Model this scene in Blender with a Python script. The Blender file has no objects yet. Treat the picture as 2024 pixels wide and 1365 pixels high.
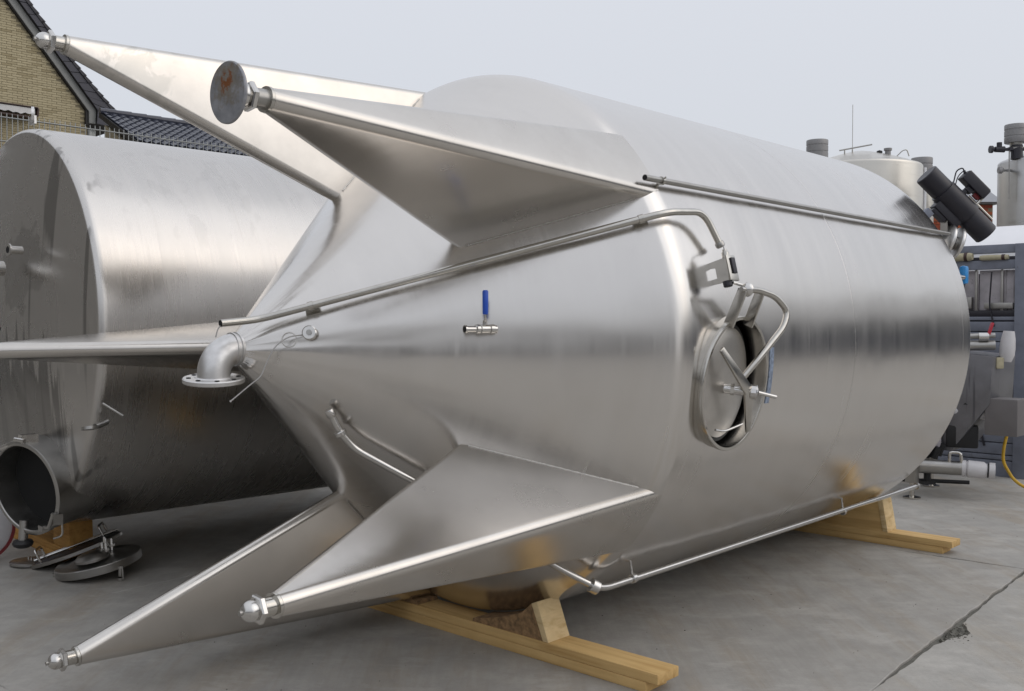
import bpy, bmesh, math, random
from mathutils import Vector, Matrix
random.seed(7)
R_ = math.radians
PI = math.pi
sc = bpy.context.scene
COL = sc.collection

# ------------------------------------------------------------------ camera, sky, sun, exposure
cam_d = bpy.data.cameras.new('camera')
cam_d.sensor_width = 36.0
cam_d.lens = 34.45
cam_d.clip_start = 0.05
cam_d.clip_end = 2000
cam = bpy.data.objects.new('camera', cam_d)
COL.objects.link(cam)
cam.location = (0, 0, 1.56)
cam.rotation_euler = (R_(90 - 1.4515), 0, 0)
sc.camera = cam

SUN_AZ = math.atan2(0.95, -0.30)          # compass angle from +Y, clockwise
SUN_EL = R_(38)
world = bpy.data.worlds.new('World')
sc.world = world
world.use_nodes = True
wn = world.node_tree.nodes; wl = world.node_tree.links
wn.clear()
sky = wn.new('ShaderNodeTexSky')
sky.sky_type = 'NISHITA'
sky.sun_disc = False
sky.sun_elevation = SUN_EL
sky.sun_rotation = SUN_AZ
sky.air_density = 1.0
sky.dust_density = 4.0
sky.ozone_density = 1.0
mix = wn.new('ShaderNodeMix'); mix.data_type = 'RGBA'
mix.inputs[0].default_value = 0.80         # an even cloud layer over the clear sky
wl.new(sky.outputs[0], mix.inputs[6])
# overcast cloud layer, lighter towards the zenith as cloud layers are
wtc = wn.new('ShaderNodeTexCoord'); wsp = wn.new('ShaderNodeSeparateXYZ'); wl.new(wtc.outputs['Generated'], wsp.inputs[0])
wmr = wn.new('ShaderNodeMapRange'); wmr.inputs[1].default_value = 0.0; wmr.inputs[2].default_value = 1.0
wmr.inputs[3].default_value = 0.95; wmr.inputs[4].default_value = 1.40; wl.new(wsp.outputs[2], wmr.inputs[0])
wvm = wn.new('ShaderNodeVectorMath'); wvm.operation = 'SCALE'; wvm.inputs[0].default_value = (7.65, 7.85, 8.35)
wl.new(wmr.outputs[0], wvm.inputs['Scale']); wl.new(wvm.outputs[0], mix.inputs[7])
bg = wn.new('ShaderNodeBackground')
bg.inputs[1].default_value = 0.1
wl.new(mix.outputs[2], bg.inputs[0])
wo = wn.new('ShaderNodeOutputWorld')
wl.new(bg.outputs[0], wo.inputs[0])

sun_d = bpy.data.lights.new('sun', 'SUN')
sun_d.energy = 0.5
sun_d.angle = R_(75)
sun_d.color = (1.0, 0.985, 0.96)
sun = bpy.data.objects.new('sun', sun_d)
COL.objects.link(sun)
sd = Vector((math.sin(SUN_AZ) * math.cos(SUN_EL), math.cos(SUN_AZ) * math.cos(SUN_EL), math.sin(SUN_EL)))
sun.rotation_euler = sd.to_track_quat('Z', 'Y').to_euler()
sun.location = sd * 40

sc.view_settings.view_transform = 'Standard'
sc.view_settings.look = 'None'
sc.view_settings.gamma = 1
sc.view_settings.exposure = 0.0
sc.view_settings.use_curve_mapping = False

# ------------------------------------------------------------------ materials
def new_mat(name):
    m = bpy.data.materials.new(name); m.use_nodes = True
    nt = m.node_tree
    return m, nt, nt.nodes['Principled BSDF']

def nd(nt, t, **kw):
    n = nt.nodes.new(t)
    for k, v in kw.items(): setattr(n, k, v)
    return n

def ramp(nt, fac, stops):
    r = nd(nt, 'ShaderNodeValToRGB')
    e = r.color_ramp.elements
    while len(e) < len(stops): e.new(0.5)
    for i, (p, c) in enumerate(stops):
        e[i].position = p
        e[i].color = c if len(c) == 4 else (*c, 1)
    nt.links.new(fac, r.inputs[0])
    return r.outputs[0]

def noise(nt, vec, scale, detail=4, rough=0.55, dist=0.0):
    n = nd(nt, 'ShaderNodeTexNoise')
    n.inputs['Scale'].default_value = scale
    n.inputs['Detail'].default_value = detail
    n.inputs['Roughness'].default_value = rough
    n.inputs['Distortion'].default_value = dist
    if vec is not None: nt.links.new(vec, n.inputs['Vector'])
    return n.outputs[0]

def mapped(nt, vec, scale=(1, 1, 1), rot=(0, 0, 0), loc=(0, 0, 0)):
    m = nd(nt, 'ShaderNodeMapping')
    m.inputs['Scale'].default_value = scale
    m.inputs['Rotation'].default_value = rot
    m.inputs['Location'].default_value = loc
    nt.links.new(vec, m.inputs['Vector'])
    return m.outputs[0]

def coords(nt): return nd(nt, 'ShaderNodeTexCoord').outputs['Object']

def bump(nt, h, strength, distance, normal=None):
    b = nd(nt, 'ShaderNodeBump')
    b.inputs['Strength'].default_value = strength
    b.inputs['Distance'].default_value = distance
    nt.links.new(h, b.inputs['Height'])
    if normal is not None: nt.links.new(normal, b.inputs['Normal'])
    return b.outputs[0]

def mrange(nt, v, a, b, c, d):
    n = nd(nt, 'ShaderNodeMapRange')
    n.inputs[1].default_value = a; n.inputs[2].default_value = b
    n.inputs[3].default_value = c; n.inputs[4].default_value = d
    nt.links.new(v, n.inputs[0]); return n.outputs[0]

def mixc(nt, f, a, b, mode='MIX'):
    n = nd(nt, 'ShaderNodeMix', data_type='RGBA', blend_type=mode)
    if isinstance(f, float): n.inputs[0].default_value = f
    else: nt.links.new(f, n.inputs[0])
    for i, c in ((6, a), (7, b)):
        if isinstance(c, tuple): n.inputs[i].default_value = c if len(c) == 4 else (*c, 1)
        else: nt.links.new(c, n.inputs[i])
    return n.outputs[2]

def vm(nt, op, a, b=None):
    n = nd(nt, 'ShaderNodeMath', operation=op)
    for i, v in ((0, a), (1, b)):
        if v is None: continue
        if isinstance(v, (int, float)): n.inputs[i].default_value = v
        else: nt.links.new(v, n.inputs[i])
    return n.outputs[0]

def steel_tank(name, base=(0.60, 0.585, 0.56), rough=0.25, aniso=0.55, dirt=0.0, wet=None):
    """brushed round the axis (object Z): streaks follow the circumference"""
    m, nt, p = new_mat(name)
    co = coords(nt)
    sep = nd(nt, 'ShaderNodeSeparateXYZ'); nt.links.new(co, sep.inputs[0])
    ang = vm(nt, 'ARCTAN2', sep.outputs[1], sep.outputs[0])
    cmb = nd(nt, 'ShaderNodeCombineXYZ')
    nt.links.new(vm(nt, 'MULTIPLY', ang, 1.3), cmb.inputs[0])
    nt.links.new(sep.outputs[2], cmb.inputs[1])
    fine = noise(nt, mapped(nt, cmb.outputs[0], (0.6, 75, 1)), 1.0, 3)
    band = noise(nt, mapped(nt, cmb.outputs[0], (0.7, 9, 1)), 1.0, 4, 0.6)
    wav = noise(nt, mapped(nt, cmb.outputs[0], (1.6, 1.1, 1)), 1.3, 1.5, 0.4)
    blot = noise(nt, co, 3.2, 5, 0.6)
    r = vm(nt, 'ADD', mrange(nt, fine, 0.3, 0.7, rough - 0.012, rough + 0.018), mrange(nt, band, 0.3, 0.7, -0.025, 0.035))
    r = vm(nt, 'ADD', r, mrange(nt, blot, 0.35, 0.7, -0.01, 0.025))
    stk = noise(nt, mapped(nt, cmb.outputs[0], (0.55, 26, 1), (0, 0, 0), (7, 3, 0)), 1.0, 2, 0.5)
    patch = noise(nt, mapped(nt, cmb.outputs[0], (1.5, 1.0, 1), (0, 0, 0), (2, 9, 0)), 1.2, 3, 0.5)
    stm = vm(nt, 'MULTIPLY', mrange(nt, stk, 0.60, 0.72, 0, 1), mrange(nt, patch, 0.45, 0.6, 0, 1))
    r = vm(nt, 'ADD', r, mrange(nt, stm, 0, 1, 0, 0.10))
    r = vm(nt, 'ADD', r, mrange(nt, stk, 0.26, 0.38, -0.04, 0.0))
    nt.links.new(r, p.inputs['Roughness'])
    c = mixc(nt, mrange(nt, band, 0.25, 0.75, 0, 1), tuple(x * 0.96 for x in base), tuple(min(1, x * 1.03) for x in base))
    c = mixc(nt, mrange(nt, blot, 0.55, 0.8, 0, 0.25), c, tuple(x * 0.86 for x in base))
    if dirt:
        # rain runs and wet patches, longest downwards
        run = noise(nt, mapped(nt, co, (9, 0.5, 9), (0, 0, 0)), 1.0, 2, 0.5)
        runm = vm(nt, 'MULTIPLY', mrange(nt, run, 0.60, 0.66, 0, dirt), mrange(nt, sep.outputs[2], 0.02, 0.12, 1, 0.12))
        c = mixc(nt, runm, c, tuple(x * 0.45 for x in base))
    if wet:
        # wet patch round a nozzle, with an irregular edge
        dn = nd(nt, 'ShaderNodeVectorMath', operation='DISTANCE')
        nt.links.new(co, dn.inputs[0]); dn.inputs[1].default_value = wet
        e = vm(nt, 'ADD', dn.outputs['Value'], mrange(nt, noise(nt, co, 5.0, 3), 0.3, 0.7, -0.10, 0.10))
        c = mixc(nt, mrange(nt, e, 0.25, 0.28, 0.38, 0.0), c, tuple(x * 0.4 for x in base))
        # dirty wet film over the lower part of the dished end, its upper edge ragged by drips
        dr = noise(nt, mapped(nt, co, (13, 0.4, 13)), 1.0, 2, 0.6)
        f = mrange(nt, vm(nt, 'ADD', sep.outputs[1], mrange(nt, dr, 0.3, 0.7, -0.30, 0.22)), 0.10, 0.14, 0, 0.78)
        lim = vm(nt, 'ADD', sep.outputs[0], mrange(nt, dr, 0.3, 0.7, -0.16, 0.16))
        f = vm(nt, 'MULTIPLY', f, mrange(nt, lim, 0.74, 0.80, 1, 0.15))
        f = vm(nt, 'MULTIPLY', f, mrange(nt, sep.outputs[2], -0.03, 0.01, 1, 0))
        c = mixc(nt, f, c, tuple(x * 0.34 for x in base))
    nt.links.new(c, p.inputs['Base Color'])
    p.inputs['Metallic'].default_value = 1.0
    p.inputs['Anisotropic'].default_value = aniso
    t = nd(nt, 'ShaderNodeTangent', direction_type='RADIAL', axis='Z')
    nt.links.new(t.outputs[0], p.inputs['Tangent'])
    n1 = bump(nt, wav, 0.55, 0.02)
    nt.links.new(n1, p.inputs['Normal'])
    return m

def steel(name, base=(0.60, 0.585, 0.56), rough=0.25, wave=0.25, var=0.06, scale=6.0, metal=1.0):
    m, nt, p = new_mat(name)
    co = coords(nt)
    n1 = noise(nt, co, scale, 5, 0.6)
    n2 = noise(nt, mapped(nt, co, (60, 60, 3)), 1.0, 3)
    nt.links.new(mrange(nt, n1, 0.3, 0.7, rough - var, rough + var), p.inputs['Roughness'])
    c = mixc(nt, mrange(nt, n1, 0.3, 0.75, 0, 1), base, tuple(x * 0.86 for x in base))
    nt.links.new(c, p.inputs['Base Color'])
    p.inputs['Metallic'].default_value = metal
    w = noise(nt, co, 1.6, 1.5, 0.4)
    nb = bump(nt, w, wave, 0.02)
    nt.links.new(nb, p.inputs['Normal'])
    return m

def plain(name, base, rough=0.6, var=0.15, scale=8.0, metal=0.0, bmp=0.1, spots=None, runs=None):
    m, nt, p = new_mat(name)
    co = coords(nt)
    n1 = noise(nt, co, scale, 5, 0.6)
    c = mixc(nt, mrange(nt, n1, 0.25, 0.75, 0, 1), tuple(x * (1 - var) for x in base), tuple(min(1, x * (1 + var)) for x in base))
    if spots:
        n3 = noise(nt, co, spots[0], 4, 0.65)
        c = mixc(nt, mrange(nt, n3, spots[1], spots[1] + 0.1, 0, 0.85), c, spots[2])
    if runs:
        n4 = noise(nt, mapped(nt, co, (16, 16, 0.9)), 1.0, 4, 0.6)
        c = mixc(nt, mrange(nt, n4, runs[0], runs[0] + 0.07, 0, 0.8), c, runs[1])
    nt.links.new(c, p.inputs['Base Color'])
    nt.links.new(mrange(nt, n1, 0.25, 0.75, rough - 0.08, rough + 0.08), p.inputs['Roughness'])
    p.inputs['Metallic'].default_value = metal
    n2 = noise(nt, co, scale * 9, 3)
    nt.links.new(bump(nt, n2, bmp, 0.004), p.inputs['Normal'])
    return m

def wood(name, base, dark, axis_scale=(2.0, 2.0, 30.0)):
    m, nt, p = new_mat(name)
    co = mapped(nt, coords(nt), (1, 1, 1), (0, 0, R_(43.5)))
    g = noise(nt, mapped(nt, co, axis_scale), 1.0, 5, 0.6, 0.6)
    b = noise(nt, co, 7.0, 3)
    c = ramp(nt, g, [(0.30, dark), (0.50, base), (0.75, tuple(min(1, x * 1.18) for x in base))])
    c = mixc(nt, mrange(nt, b, 0.35, 0.75, 0, 0.35), c, dark)
    v = nd(nt, 'ShaderNodeTexVoronoi'); v.inputs['Scale'].default_value = 5.0
    nt.links.new(co, v.inputs['Vector'])
    c = mixc(nt, mrange(nt, v.outputs['Distance'], 0.05, 0.09, 0.75, 0), c, tuple(x * 0.35 for x in dark))
    nt.links.new(c, p.inputs['Base Color'])
    p.inputs['Roughness'].default_value = 0.7
    nt.links.new(bump(nt, g, 0.35, 0.003), p.inputs['Normal'])
    return m

def concrete(name, base, seed, coarse=0.0):
    m, nt, p = new_mat(name)
    co = nd(nt, 'ShaderNodeTexCoord').outputs['Object']
    gl = mapped(nt, co, (1, 1, 1), (0, 0, R_(-2)), (seed * 3.1, seed * 1.7, 0))
    big = noise(nt, gl, 0.55, 5, 0.6)
    mid = noise(nt, mapped(nt, gl, (2.6, 0.55, 1)), 1.5, 6, 0.65, 0.4)
    brush = noise(nt, mapped(nt, gl, (34, 1.6, 1)), 1.0, 3)
    fine = noise(nt, gl, 60, 4, 0.7)
    c = ramp(nt, big, [(0.3, tuple(x * 0.84 for x in base)), (0.55, base), (0.75, tuple(x * 1.12 for x in base))])
    warm = (base[0] * 0.86, base[1] * 0.78, base[2] * 0.68)
    c = mixc(nt, mrange(nt, mid, 0.45, 0.68, 0, 0.95), c, warm)
    c = mixc(nt, mrange(nt, brush, 0.35, 0.7, 0, 0.22), c, tuple(x * 1.28 for x in base))
    c = mixc(nt, mrange(nt, fine, 0.55, 0.75, 0, 0.30 + coarse), c, tuple(x * 0.62 for x in base))
    mott = noise(nt, gl, 5.5, 5, 0.7)
    c = mixc(nt, mrange(nt, mott, 0.40, 0.66, 0.0, 0.55), c, tuple(x * 0.70 for x in base))
    lite = noise(nt, mapped(nt, gl, (1.0, 1.6, 1), (0, 0, 0.3), (5, 1, 0)), 2.2, 6, 0.7)
    c = mixc(nt, mrange(nt, lite, 0.52, 0.68, 0.0, 0.65), c, tuple(x * 1.25 for x in base))
    spk = noise(nt, gl, 9, 2)
    c = mixc(nt, mrange(nt, spk, 0.74, 0.80, 0, 0.35), c, tuple(x * 0.55 for x in base))
    nt.links.new(c, p.inputs['Base Color'])
    nt.links.new(mrange(nt, mid, 0.3, 0.7, 0.62, 0.85), p.inputs['Roughness'])
    b = bump(nt, brush, 0.25, 0.004)
    b = bump(nt, fine, 0.3 + coarse, 0.004, b)
    nt.links.new(b, p.inputs['Normal'])
    return m

def brick_mat(name, base, alt, dark):
    m, nt, p = new_mat(name)
    oi = nd(nt, 'ShaderNodeObjectInfo')
    co = coords(nt)
    c = ramp(nt, oi.outputs['Random'], [(0.0, dark), (0.25, base), (0.65, alt), (1.0, tuple(x * 1.08 for x in base))])
    n = noise(nt, co, 24, 4)
    c = mixc(nt, mrange(nt, n, 0.4, 0.75, 0, 0.4), c, dark)
    nt.links.new(c, p.inputs['Base Color'])
    p.inputs['Roughness'].default_value = 0.85
    nt.links.new(bump(nt, n, 0.3, 0.004), p.inputs['Normal'])
    return m

M = {}
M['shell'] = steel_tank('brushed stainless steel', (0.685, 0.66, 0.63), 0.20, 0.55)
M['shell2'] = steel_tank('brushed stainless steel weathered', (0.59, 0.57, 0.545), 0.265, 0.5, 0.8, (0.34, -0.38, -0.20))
M['seam'] = steel_tank('ground weld band', (0.64, 0.615, 0.585), 0.27, 0.4)
M['legs'] = steel('stainless sheet', (0.65, 0.62, 0.58), 0.25, 0.22, 0.035, 4.0)
def patched_steel():
    m = M['legs'].copy(); m.name = 'stainless sheet with film residue'
    nt = m.node_tree; p = nt.nodes['Principled BSDF']
    co = coords(nt)
    sep = nd(nt, 'ShaderNodeSeparateXYZ'); nt.links.new(co, sep.inputs[0])
    n = noise(nt, co, 6.5, 4, 0.6, 0.6)
    f = vm(nt, 'MULTIPLY', mrange(nt, n, 0.50, 0.56, 0, 0.5), vm(nt, 'MULTIPLY', mrange(nt, sep.outputs[2], -1.30, -1.36, 0, 1), mrange(nt, sep.outputs[2], -1.72, -1.66, 0, 1)))
    old = p.inputs['Base Color'].links[0].from_socket
    c = mixc(nt, f, old, (0.44, 0.43, 0.40)); nt.links.new(c, p.inputs['Base Color'])
    return m
M['door'] = steel('matt stainless', (0.60, 0.575, 0.54), 0.36, 0.05, 0.05, 9.0)
M['legsA'] = patched_steel()
M['pipe'] = steel('stainless pipe', (0.56, 0.54, 0.50), 0.22, 0.05, 0.05, 20.0)
M['bright'] = steel('polished stainless', (0.66, 0.645, 0.62), 0.22, 0.05, 0.05, 25.0)
M['cast'] = steel('blasted stainless casting', (0.70, 0.69, 0.68), 0.40, 0.15, 0.08, 30.0)
M['dull'] = steel('dull stainless', (0.42, 0.41, 0.39), 0.38, 0.2, 0.08, 10.0)
M['weld'] = steel('weld bead', (0.55, 0.53, 0.50), 0.32, 1.0, 0.12, 90.0)
def zinc_mat():
    m, nt, p = new_mat('galvanised plate with rust')
    co = coords(nt)
    n1 = noise(nt, co, 26, 5, 0.65); n2 = noise(nt, co, 45, 4, 0.7)
    c = mixc(nt, mrange(nt, n1, 0.3, 0.7, 0, 1), (0.24, 0.245, 0.265), (0.36, 0.365, 0.385))
    dn = nd(nt, 'ShaderNodeVectorMath', operation='DISTANCE'); nt.links.new(co, dn.inputs[0]); dn.inputs[1].default_value = RUST
    e = vm(nt, 'ADD', dn.outputs['Value'], mrange(nt, n2, 0.3, 0.7, -0.035, 0.045))
    c = mixc(nt, mrange(nt, e, 0.045, 0.085, 0.5, 0), c, (0.20, 0.15, 0.07))
    c = mixc(nt, mrange(nt, e, 0.010, 0.034, 0.95, 0), c, (0.24, 0.08, 0.02))
    nt.links.new(c, p.inputs['Base Color']); p.inputs['Metallic'].default_value = 0.6
    nt.links.new(mrange(nt, n1, 0.3, 0.7, 0.40, 0.6), p.inputs['Roughness'])
    nt.links.new(bump(nt, n2, 0.15, 0.003), p.inputs['Normal'])
    return m
RUST = (1.300 * math.cos(R_(-37.05)), 1.300 * math.sin(R_(-37.05)) - 0.030, -1.927)
M['zinc'] = zinc_mat()
M['rubber'] = plain('black rubber', (0.012, 0.012, 0.013), 0.55, 0.2, 20)
M['blackpl'] = plain('black plastic', (0.016, 0.015, 0.022), 0.42, 0.15, 14)
M['dark'] = plain('dark interior', (0.01, 0.01, 0.01), 0.9, 0.1, 5)  # black colour stands in for the shade inside holes and mouths
M['blue'] = plain('blue plastic sleeve', (0.02, 0.09, 0.52), 0.35, 0.1, 20)
M['cyan'] = plain('bright blue plastic', (0.03, 0.26, 0.62), 0.35, 0.1, 20)
M['red'] = plain('red plastic', (0.42, 0.02, 0.04), 0.4, 0.1, 20)
M['redgask'] = plain('dark red gasket', (0.16, 0.012, 0.015), 0.5, 0.1, 20)
M['yellow'] = plain('yellow hose rubber', (0.62, 0.38, 0.03), 0.5, 0.12, 20)
M['cable'] = plain('grey cable sheath', (0.34, 0.33, 0.32), 0.5, 0.1, 30)
M['film'] = plain('bluish plate print', (0.22, 0.27, 0.36), 0.4, 0.6, 60)
M['white'] = plain('white coated panel', (0.80, 0.80, 0.82), 0.45, 0.05, 2)
M['whitepl'] = plain('white plastic', (0.58, 0.57, 0.58), 0.4, 0.06, 12)
M['rack'] = plain('blue grey painted steel', (0.19, 0.205, 0.25), 0.5, 0.25, 5, 0.2, 0.1, (14.0, 0.66, (0.07, 0.055, 0.045)))
M['panel'] = plain('stained grey sheet', (0.46, 0.43, 0.45), 0.55, 0.3, 4, 0.1, 0.1, (11.0, 0.63, (0.06, 0.05, 0.045)), (0.55, (0.09, 0.075, 0.07)))
M['cabinet'] = plain('stained cabinet steel', (0.20, 0.20, 0.215), 0.42, 0.2, 5, 0.6, 0.1, None, (0.56, (0.10, 0.10, 0.11)))
M['box'] = plain('grey painted motor housing', (0.15, 0.14, 0.14), 0.5, 0.1, 6)
M['beige'] = plain('beige rolled cloth', (0.42, 0.38, 0.26), 0.8, 0.2, 20)
M['wood'] = wood('fresh spruce plank', (0.63, 0.425, 0.18), (0.47, 0.28, 0.095), (1.1, 26, 26))
M['woodend'] = wood('sawn spruce block', (0.70, 0.54, 0.30), (0.52, 0.35, 0.15), (9, 9, 26))
M['woodblk'] = wood('amber spruce block', (0.52, 0.28, 0.075), (0.36, 0.17, 0.04), (3, 22, 22))
M['osb'] = plain('rough brown chock side', (0.27, 0.165, 0.08), 0.85, 0.6, 40, 0, 0.4)
M['slab'] = concrete('brushed concrete', (0.36, 0.345, 0.318), 0.0)
M['slabB'] = concrete('worn concrete', (0.41, 0.395, 0.365), 2.0, 0.22)
M['dirt'] = plain('joint dirt', (0.135, 0.13, 0.112), 0.95, 0.35, 30, 0, 0.5)
M['groundfar'] = concrete('yard concrete', (0.27, 0.265, 0.255), 4.0)
M['brick'] = brick_mat('yellow clay brick', (0.43, 0.37, 0.235), (0.49, 0.425, 0.275), (0.32, 0.265, 0.155))
M['mortar'] = plain('mortar', (0.24, 0.205, 0.135), 0.9, 0.15, 20)
M['redbrick'] = brick_mat('red brick', (0.34, 0.07, 0.03), (0.42, 0.12, 0.05), (0.22, 0.04, 0.025))
M['slate'] = plain('dark slate', (0.048, 0.048, 0.062), 0.5, 0.2, 6)
M['barge'] = plain('grey barge board', (0.26, 0.265, 0.255), 0.6, 0.1, 5)
M['blackwood'] = plain('black trim and shadow line', (0.012, 0.011, 0.011), 0.6, 0.1, 5)
M['tile'] = plain('dark glazed roof tile', (0.035, 0.039, 0.058), 0.30, 0.2, 8)
M['brownframe'] = plain('dark brown frame', (0.045, 0.022, 0.018), 0.5, 0.15, 8)
M['awning'] = plain('off white awning cloth', (0.62, 0.61, 0.60), 0.85, 0.12, 6)
M['fence'] = plain('galvanised wire', (0.36, 0.37, 0.36), 0.5, 0.1, 10, 0.5)
M['vessel'] = steel_tank('vessel steel', (0.55, 0.545, 0.54), 0.32, 0.6)
M['vesselwarm'] = steel_tank('warm vessel steel', (0.60, 0.575, 0.525), 0.30, 0.5)
M['capgrey'] = plain('grey vent cap', (0.27, 0.265, 0.265), 0.55, 0.1, 10, 0.5)
M['hallroof'] = plain('pale grey corrugated roof', (0.46, 0.455, 0.44), 0.7, 0.1, 1.0)
M['roofgrey'] = plain('grey roof sheet', (0.29, 0.30, 0.32), 0.6, 0.1, 3)
M['hall'] = plain('grey cladding', (0.22, 0.215, 0.205), 0.6, 0.2, 1.2)
M['halldoor'] = plain('dark blue door', (0.075, 0.083, 0.105), 0.5, 0.15, 2)

# ------------------------------------------------------------------ mesh helpers
class MB:
    def __init__(s): s.v = []; s.f = []
    def add(s, vs, fs):
        o = len(s.v); s.v += [tuple(v) for v in vs]; s.f += [[i + o for i in f] for f in fs]
        return s
    def box(s, c, size, mat=None):
        x, y, z = (d / 2 for d in size)
        vs = [Vector((sx * x, sy * y, sz * z)) for sz in (-1, 1) for sy in (-1, 1) for sx in (-1, 1)]
        if mat is not None: vs = [mat @ v for v in vs]
        vs = [v + Vector(c) for v in vs]
        return s.add(vs, [[0, 2, 3, 1], [4, 5, 7, 6], [0, 1, 5, 4], [2, 6, 7, 3], [0, 4, 6, 2], [1, 3, 7, 5]])
    def hexa(s, a, b):
        """two quads a,b (same winding) joined"""
        return s.add(list(a) + list(b), [[3, 2, 1, 0], [4, 5, 6, 7], [0, 1, 5, 4], [1, 2, 6, 5], [2, 3, 7, 6], [3, 0, 4, 7]])
    def tube(s, pts, r, n=12, caps=True, rs=None):
        pts = [Vector(p) for p in pts]
        k = len(pts); ring0 = None; prev = None; rings = []
        for i, p in enumerate(pts):
            if i == 0: t = pts[1] - p
            elif i == k - 1: t = p - pts[i - 1]
            else: t = (pts[i + 1] - p).normalized() + (p - pts[i - 1]).normalized()
            t.normalize()
            if prev is None:
                a = Vector((0, 0, 1)) if abs(t.z) < 0.9 else Vector((1, 0, 0))
                x = t.cross(a).normalized()
            else:
                x = (prev - t * prev.dot(t)).normalized()
            prev = x; y = t.cross(x)
            rr = rs[i] if rs else r
            sc_ = 1.0
            rings.append([p + (x * math.cos(2 * PI * j / n) + y * math.sin(2 * PI * j / n)) * rr for j in range(n)])
        vs = [v for rg in rings for v in rg]; fs = []
        for i in range(k - 1):
            for j in range(n):
                fs.append([i * n + j, i * n + (j + 1) % n, (i + 1) * n + (j + 1) % n, (i + 1) * n + j])
        if caps:
            fs.append(list(range(n - 1, -1, -1))); fs.append([(k - 1) * n + j for j in range(n)])
        return s.add(vs, fs)
    def lathe(s, prof, o, d, n=32, xdir=None, sx=1.0, sy=1.0, closed=False):
        """prof: (radius, height along d)"""
        d = Vector(d).normalized(); o = Vector(o)
        if xdir is None:
            a = Vector((0, 0, 1)) if abs(d.z) < 0.9 else Vector((1, 0, 0))
            x = d.cross(a).normalized()
        else:
            x = Vector(xdir); x = (x - d * x.dot(d)).normalized()
        y = d.cross(x)
        vs = []; fs = []
        k = len(prof)
        for (r, h) in prof:
            for j in range(n):
                a = 2 * PI * j / n
                vs.append(o + d * h + x * (r * sx * math.cos(a)) + y * (r * sy * math.sin(a)))
        rng = k if closed else k - 1
        for i in range(rng):
            i2 = (i + 1) % k
            for j in range(n):
                fs.append([i * n + j, i * n + (j + 1) % n, i2 * n + (j + 1) % n, i2 * n + j])
        return s.add(vs, fs)
    def prism(s, poly, d):
        d = Vector(d); n = len(poly); a = [Vector(p) for p in poly]; b = [p + d for p in a]
        fs = [list(range(n - 1, -1, -1)), list(range(n, 2 * n))]
        for i in range(n): fs.append([i, (i + 1) % n, n + (i + 1) % n, n + i])
        return s.add(a + b, fs)

def arc_path(pts, r, n=6):
    """round the inner corners of a polyline"""
    pts = [Vector(p) for p in pts]
    out = [pts[0]]
    for i in range(1, len(pts) - 1):
        p = pts[i]; a = (pts[i - 1] - p); b = (pts[i + 1] - p)
        ra = min(r, a.length * 0.45, b.length * 0.45)
        A = p + a.normalized() * ra; B = p + b.normalized() * ra
        for k in range(n + 1):
            t = k / n
            out.append(A * (1 - t) ** 2 + p * 2 * t * (1 - t) + B * t * t)
    out.append(pts[-1])
    return out

def mesh_obj(name, mb, mat, parent=None, loc=(0, 0, 0), off=(0, 0, 0), bevel=0.0, sharp=35, recalc=True):
    me = bpy.data.meshes.new(name)
    off = Vector(off)
    me.from_pydata([tuple(Vector(v) - off) for v in mb.v], [], mb.f)
    if recalc or bevel:
        bm = bmesh.new(); bm.from_mesh(me)
        if recalc: bmesh.ops.recalc_face_normals(bm, faces=bm.faces[:])
        if bevel:
            es = [e for e in bm.edges if len(e.link_faces) == 2 and e.calc_face_angle(0) > 0.6]
            bmesh.ops.bevel(bm, geom=es, offset=bevel, segments=2, profile=0.6, affect='EDGES', clamp_overlap=True)
        bm.to_mesh(me); bm.free()
    me.polygons.foreach_set('use_smooth', [True] * len(me.polygons))
    me.set_sharp_from_angle(angle=R_(sharp))
    me.materials.append(mat)
    o = bpy.data.objects.new(name, me)
    COL.objects.link(o)
    if parent is not None: o.parent = parent
    o.location = loc
    return o

def tag(o, label=None, cat=None, group=None, kind=None):
    if label: o['label'] = label
    if cat: o['category'] = cat
    if group: o['group'] = group
    if kind: o['kind'] = kind
    return o

def thing(name, label, cat, loc=(0, 0, 0), group=None, rot=None):
    o = bpy.data.objects.new(name, None); COL.objects.link(o)
    o.location = loc; o.empty_display_size = 0.2
    if rot is not None: o.rotation_euler = rot
    return tag(o, label, cat, group)

def part(name, mb, mat, root, bevel=0.0, label=None, sharp=35, recalc=True):
    """mesh given in world coordinates, root is an unrotated Empty"""
    base = root
    o = mesh_obj(name, mb, mat, root, (0, 0, 0), root.location if root.type == 'EMPTY' else root.parent.location, bevel, sharp, recalc)
    if label: o['label'] = label
    return o

def share(src, parent, loc, rot=None, name=None):
    o = src.copy(); COL.objects.link(o)
    o.parent = parent; o.location = loc
    if rot is not None: o.rotation_euler = rot
    return o

# ------------------------------------------------------------------ ground: base sheet and concrete slabs
E1 = Vector((0.648, 0.762, 0)); E2 = Vector((0.762, -0.648, 0))      # slab grid follows the yard
g = MB()
g.add([(-350, -350, -0.03), (350, -350, -0.03), (350, 350, -0.03), (-350, 350, -0.03)], [[0, 1, 2, 3]])
ground = mesh_obj('ground', g, M['groundfar'], recalc=False)
tag(ground, kind='structure')
# dark joint filling a little below the slab tops
a0g, a1g, b0g, b1g = -18.25, 26.75, -16.94, 13.94
g = MB()
g.add([E1 * a0g + E2 * b0g + Vector((0, 0, -0.014)), E1 * a0g + E2 * b1g + Vector((0, 0, -0.014)),
       E1 * a1g + E2 * b1g + Vector((0, 0, -0.014)), E1 * a1g + E2 * b0g + Vector((0, 0, -0.014))], [[0, 1, 2, 3]])
mesh_obj('joint_filling', g, M['dirt'], ground)

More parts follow.
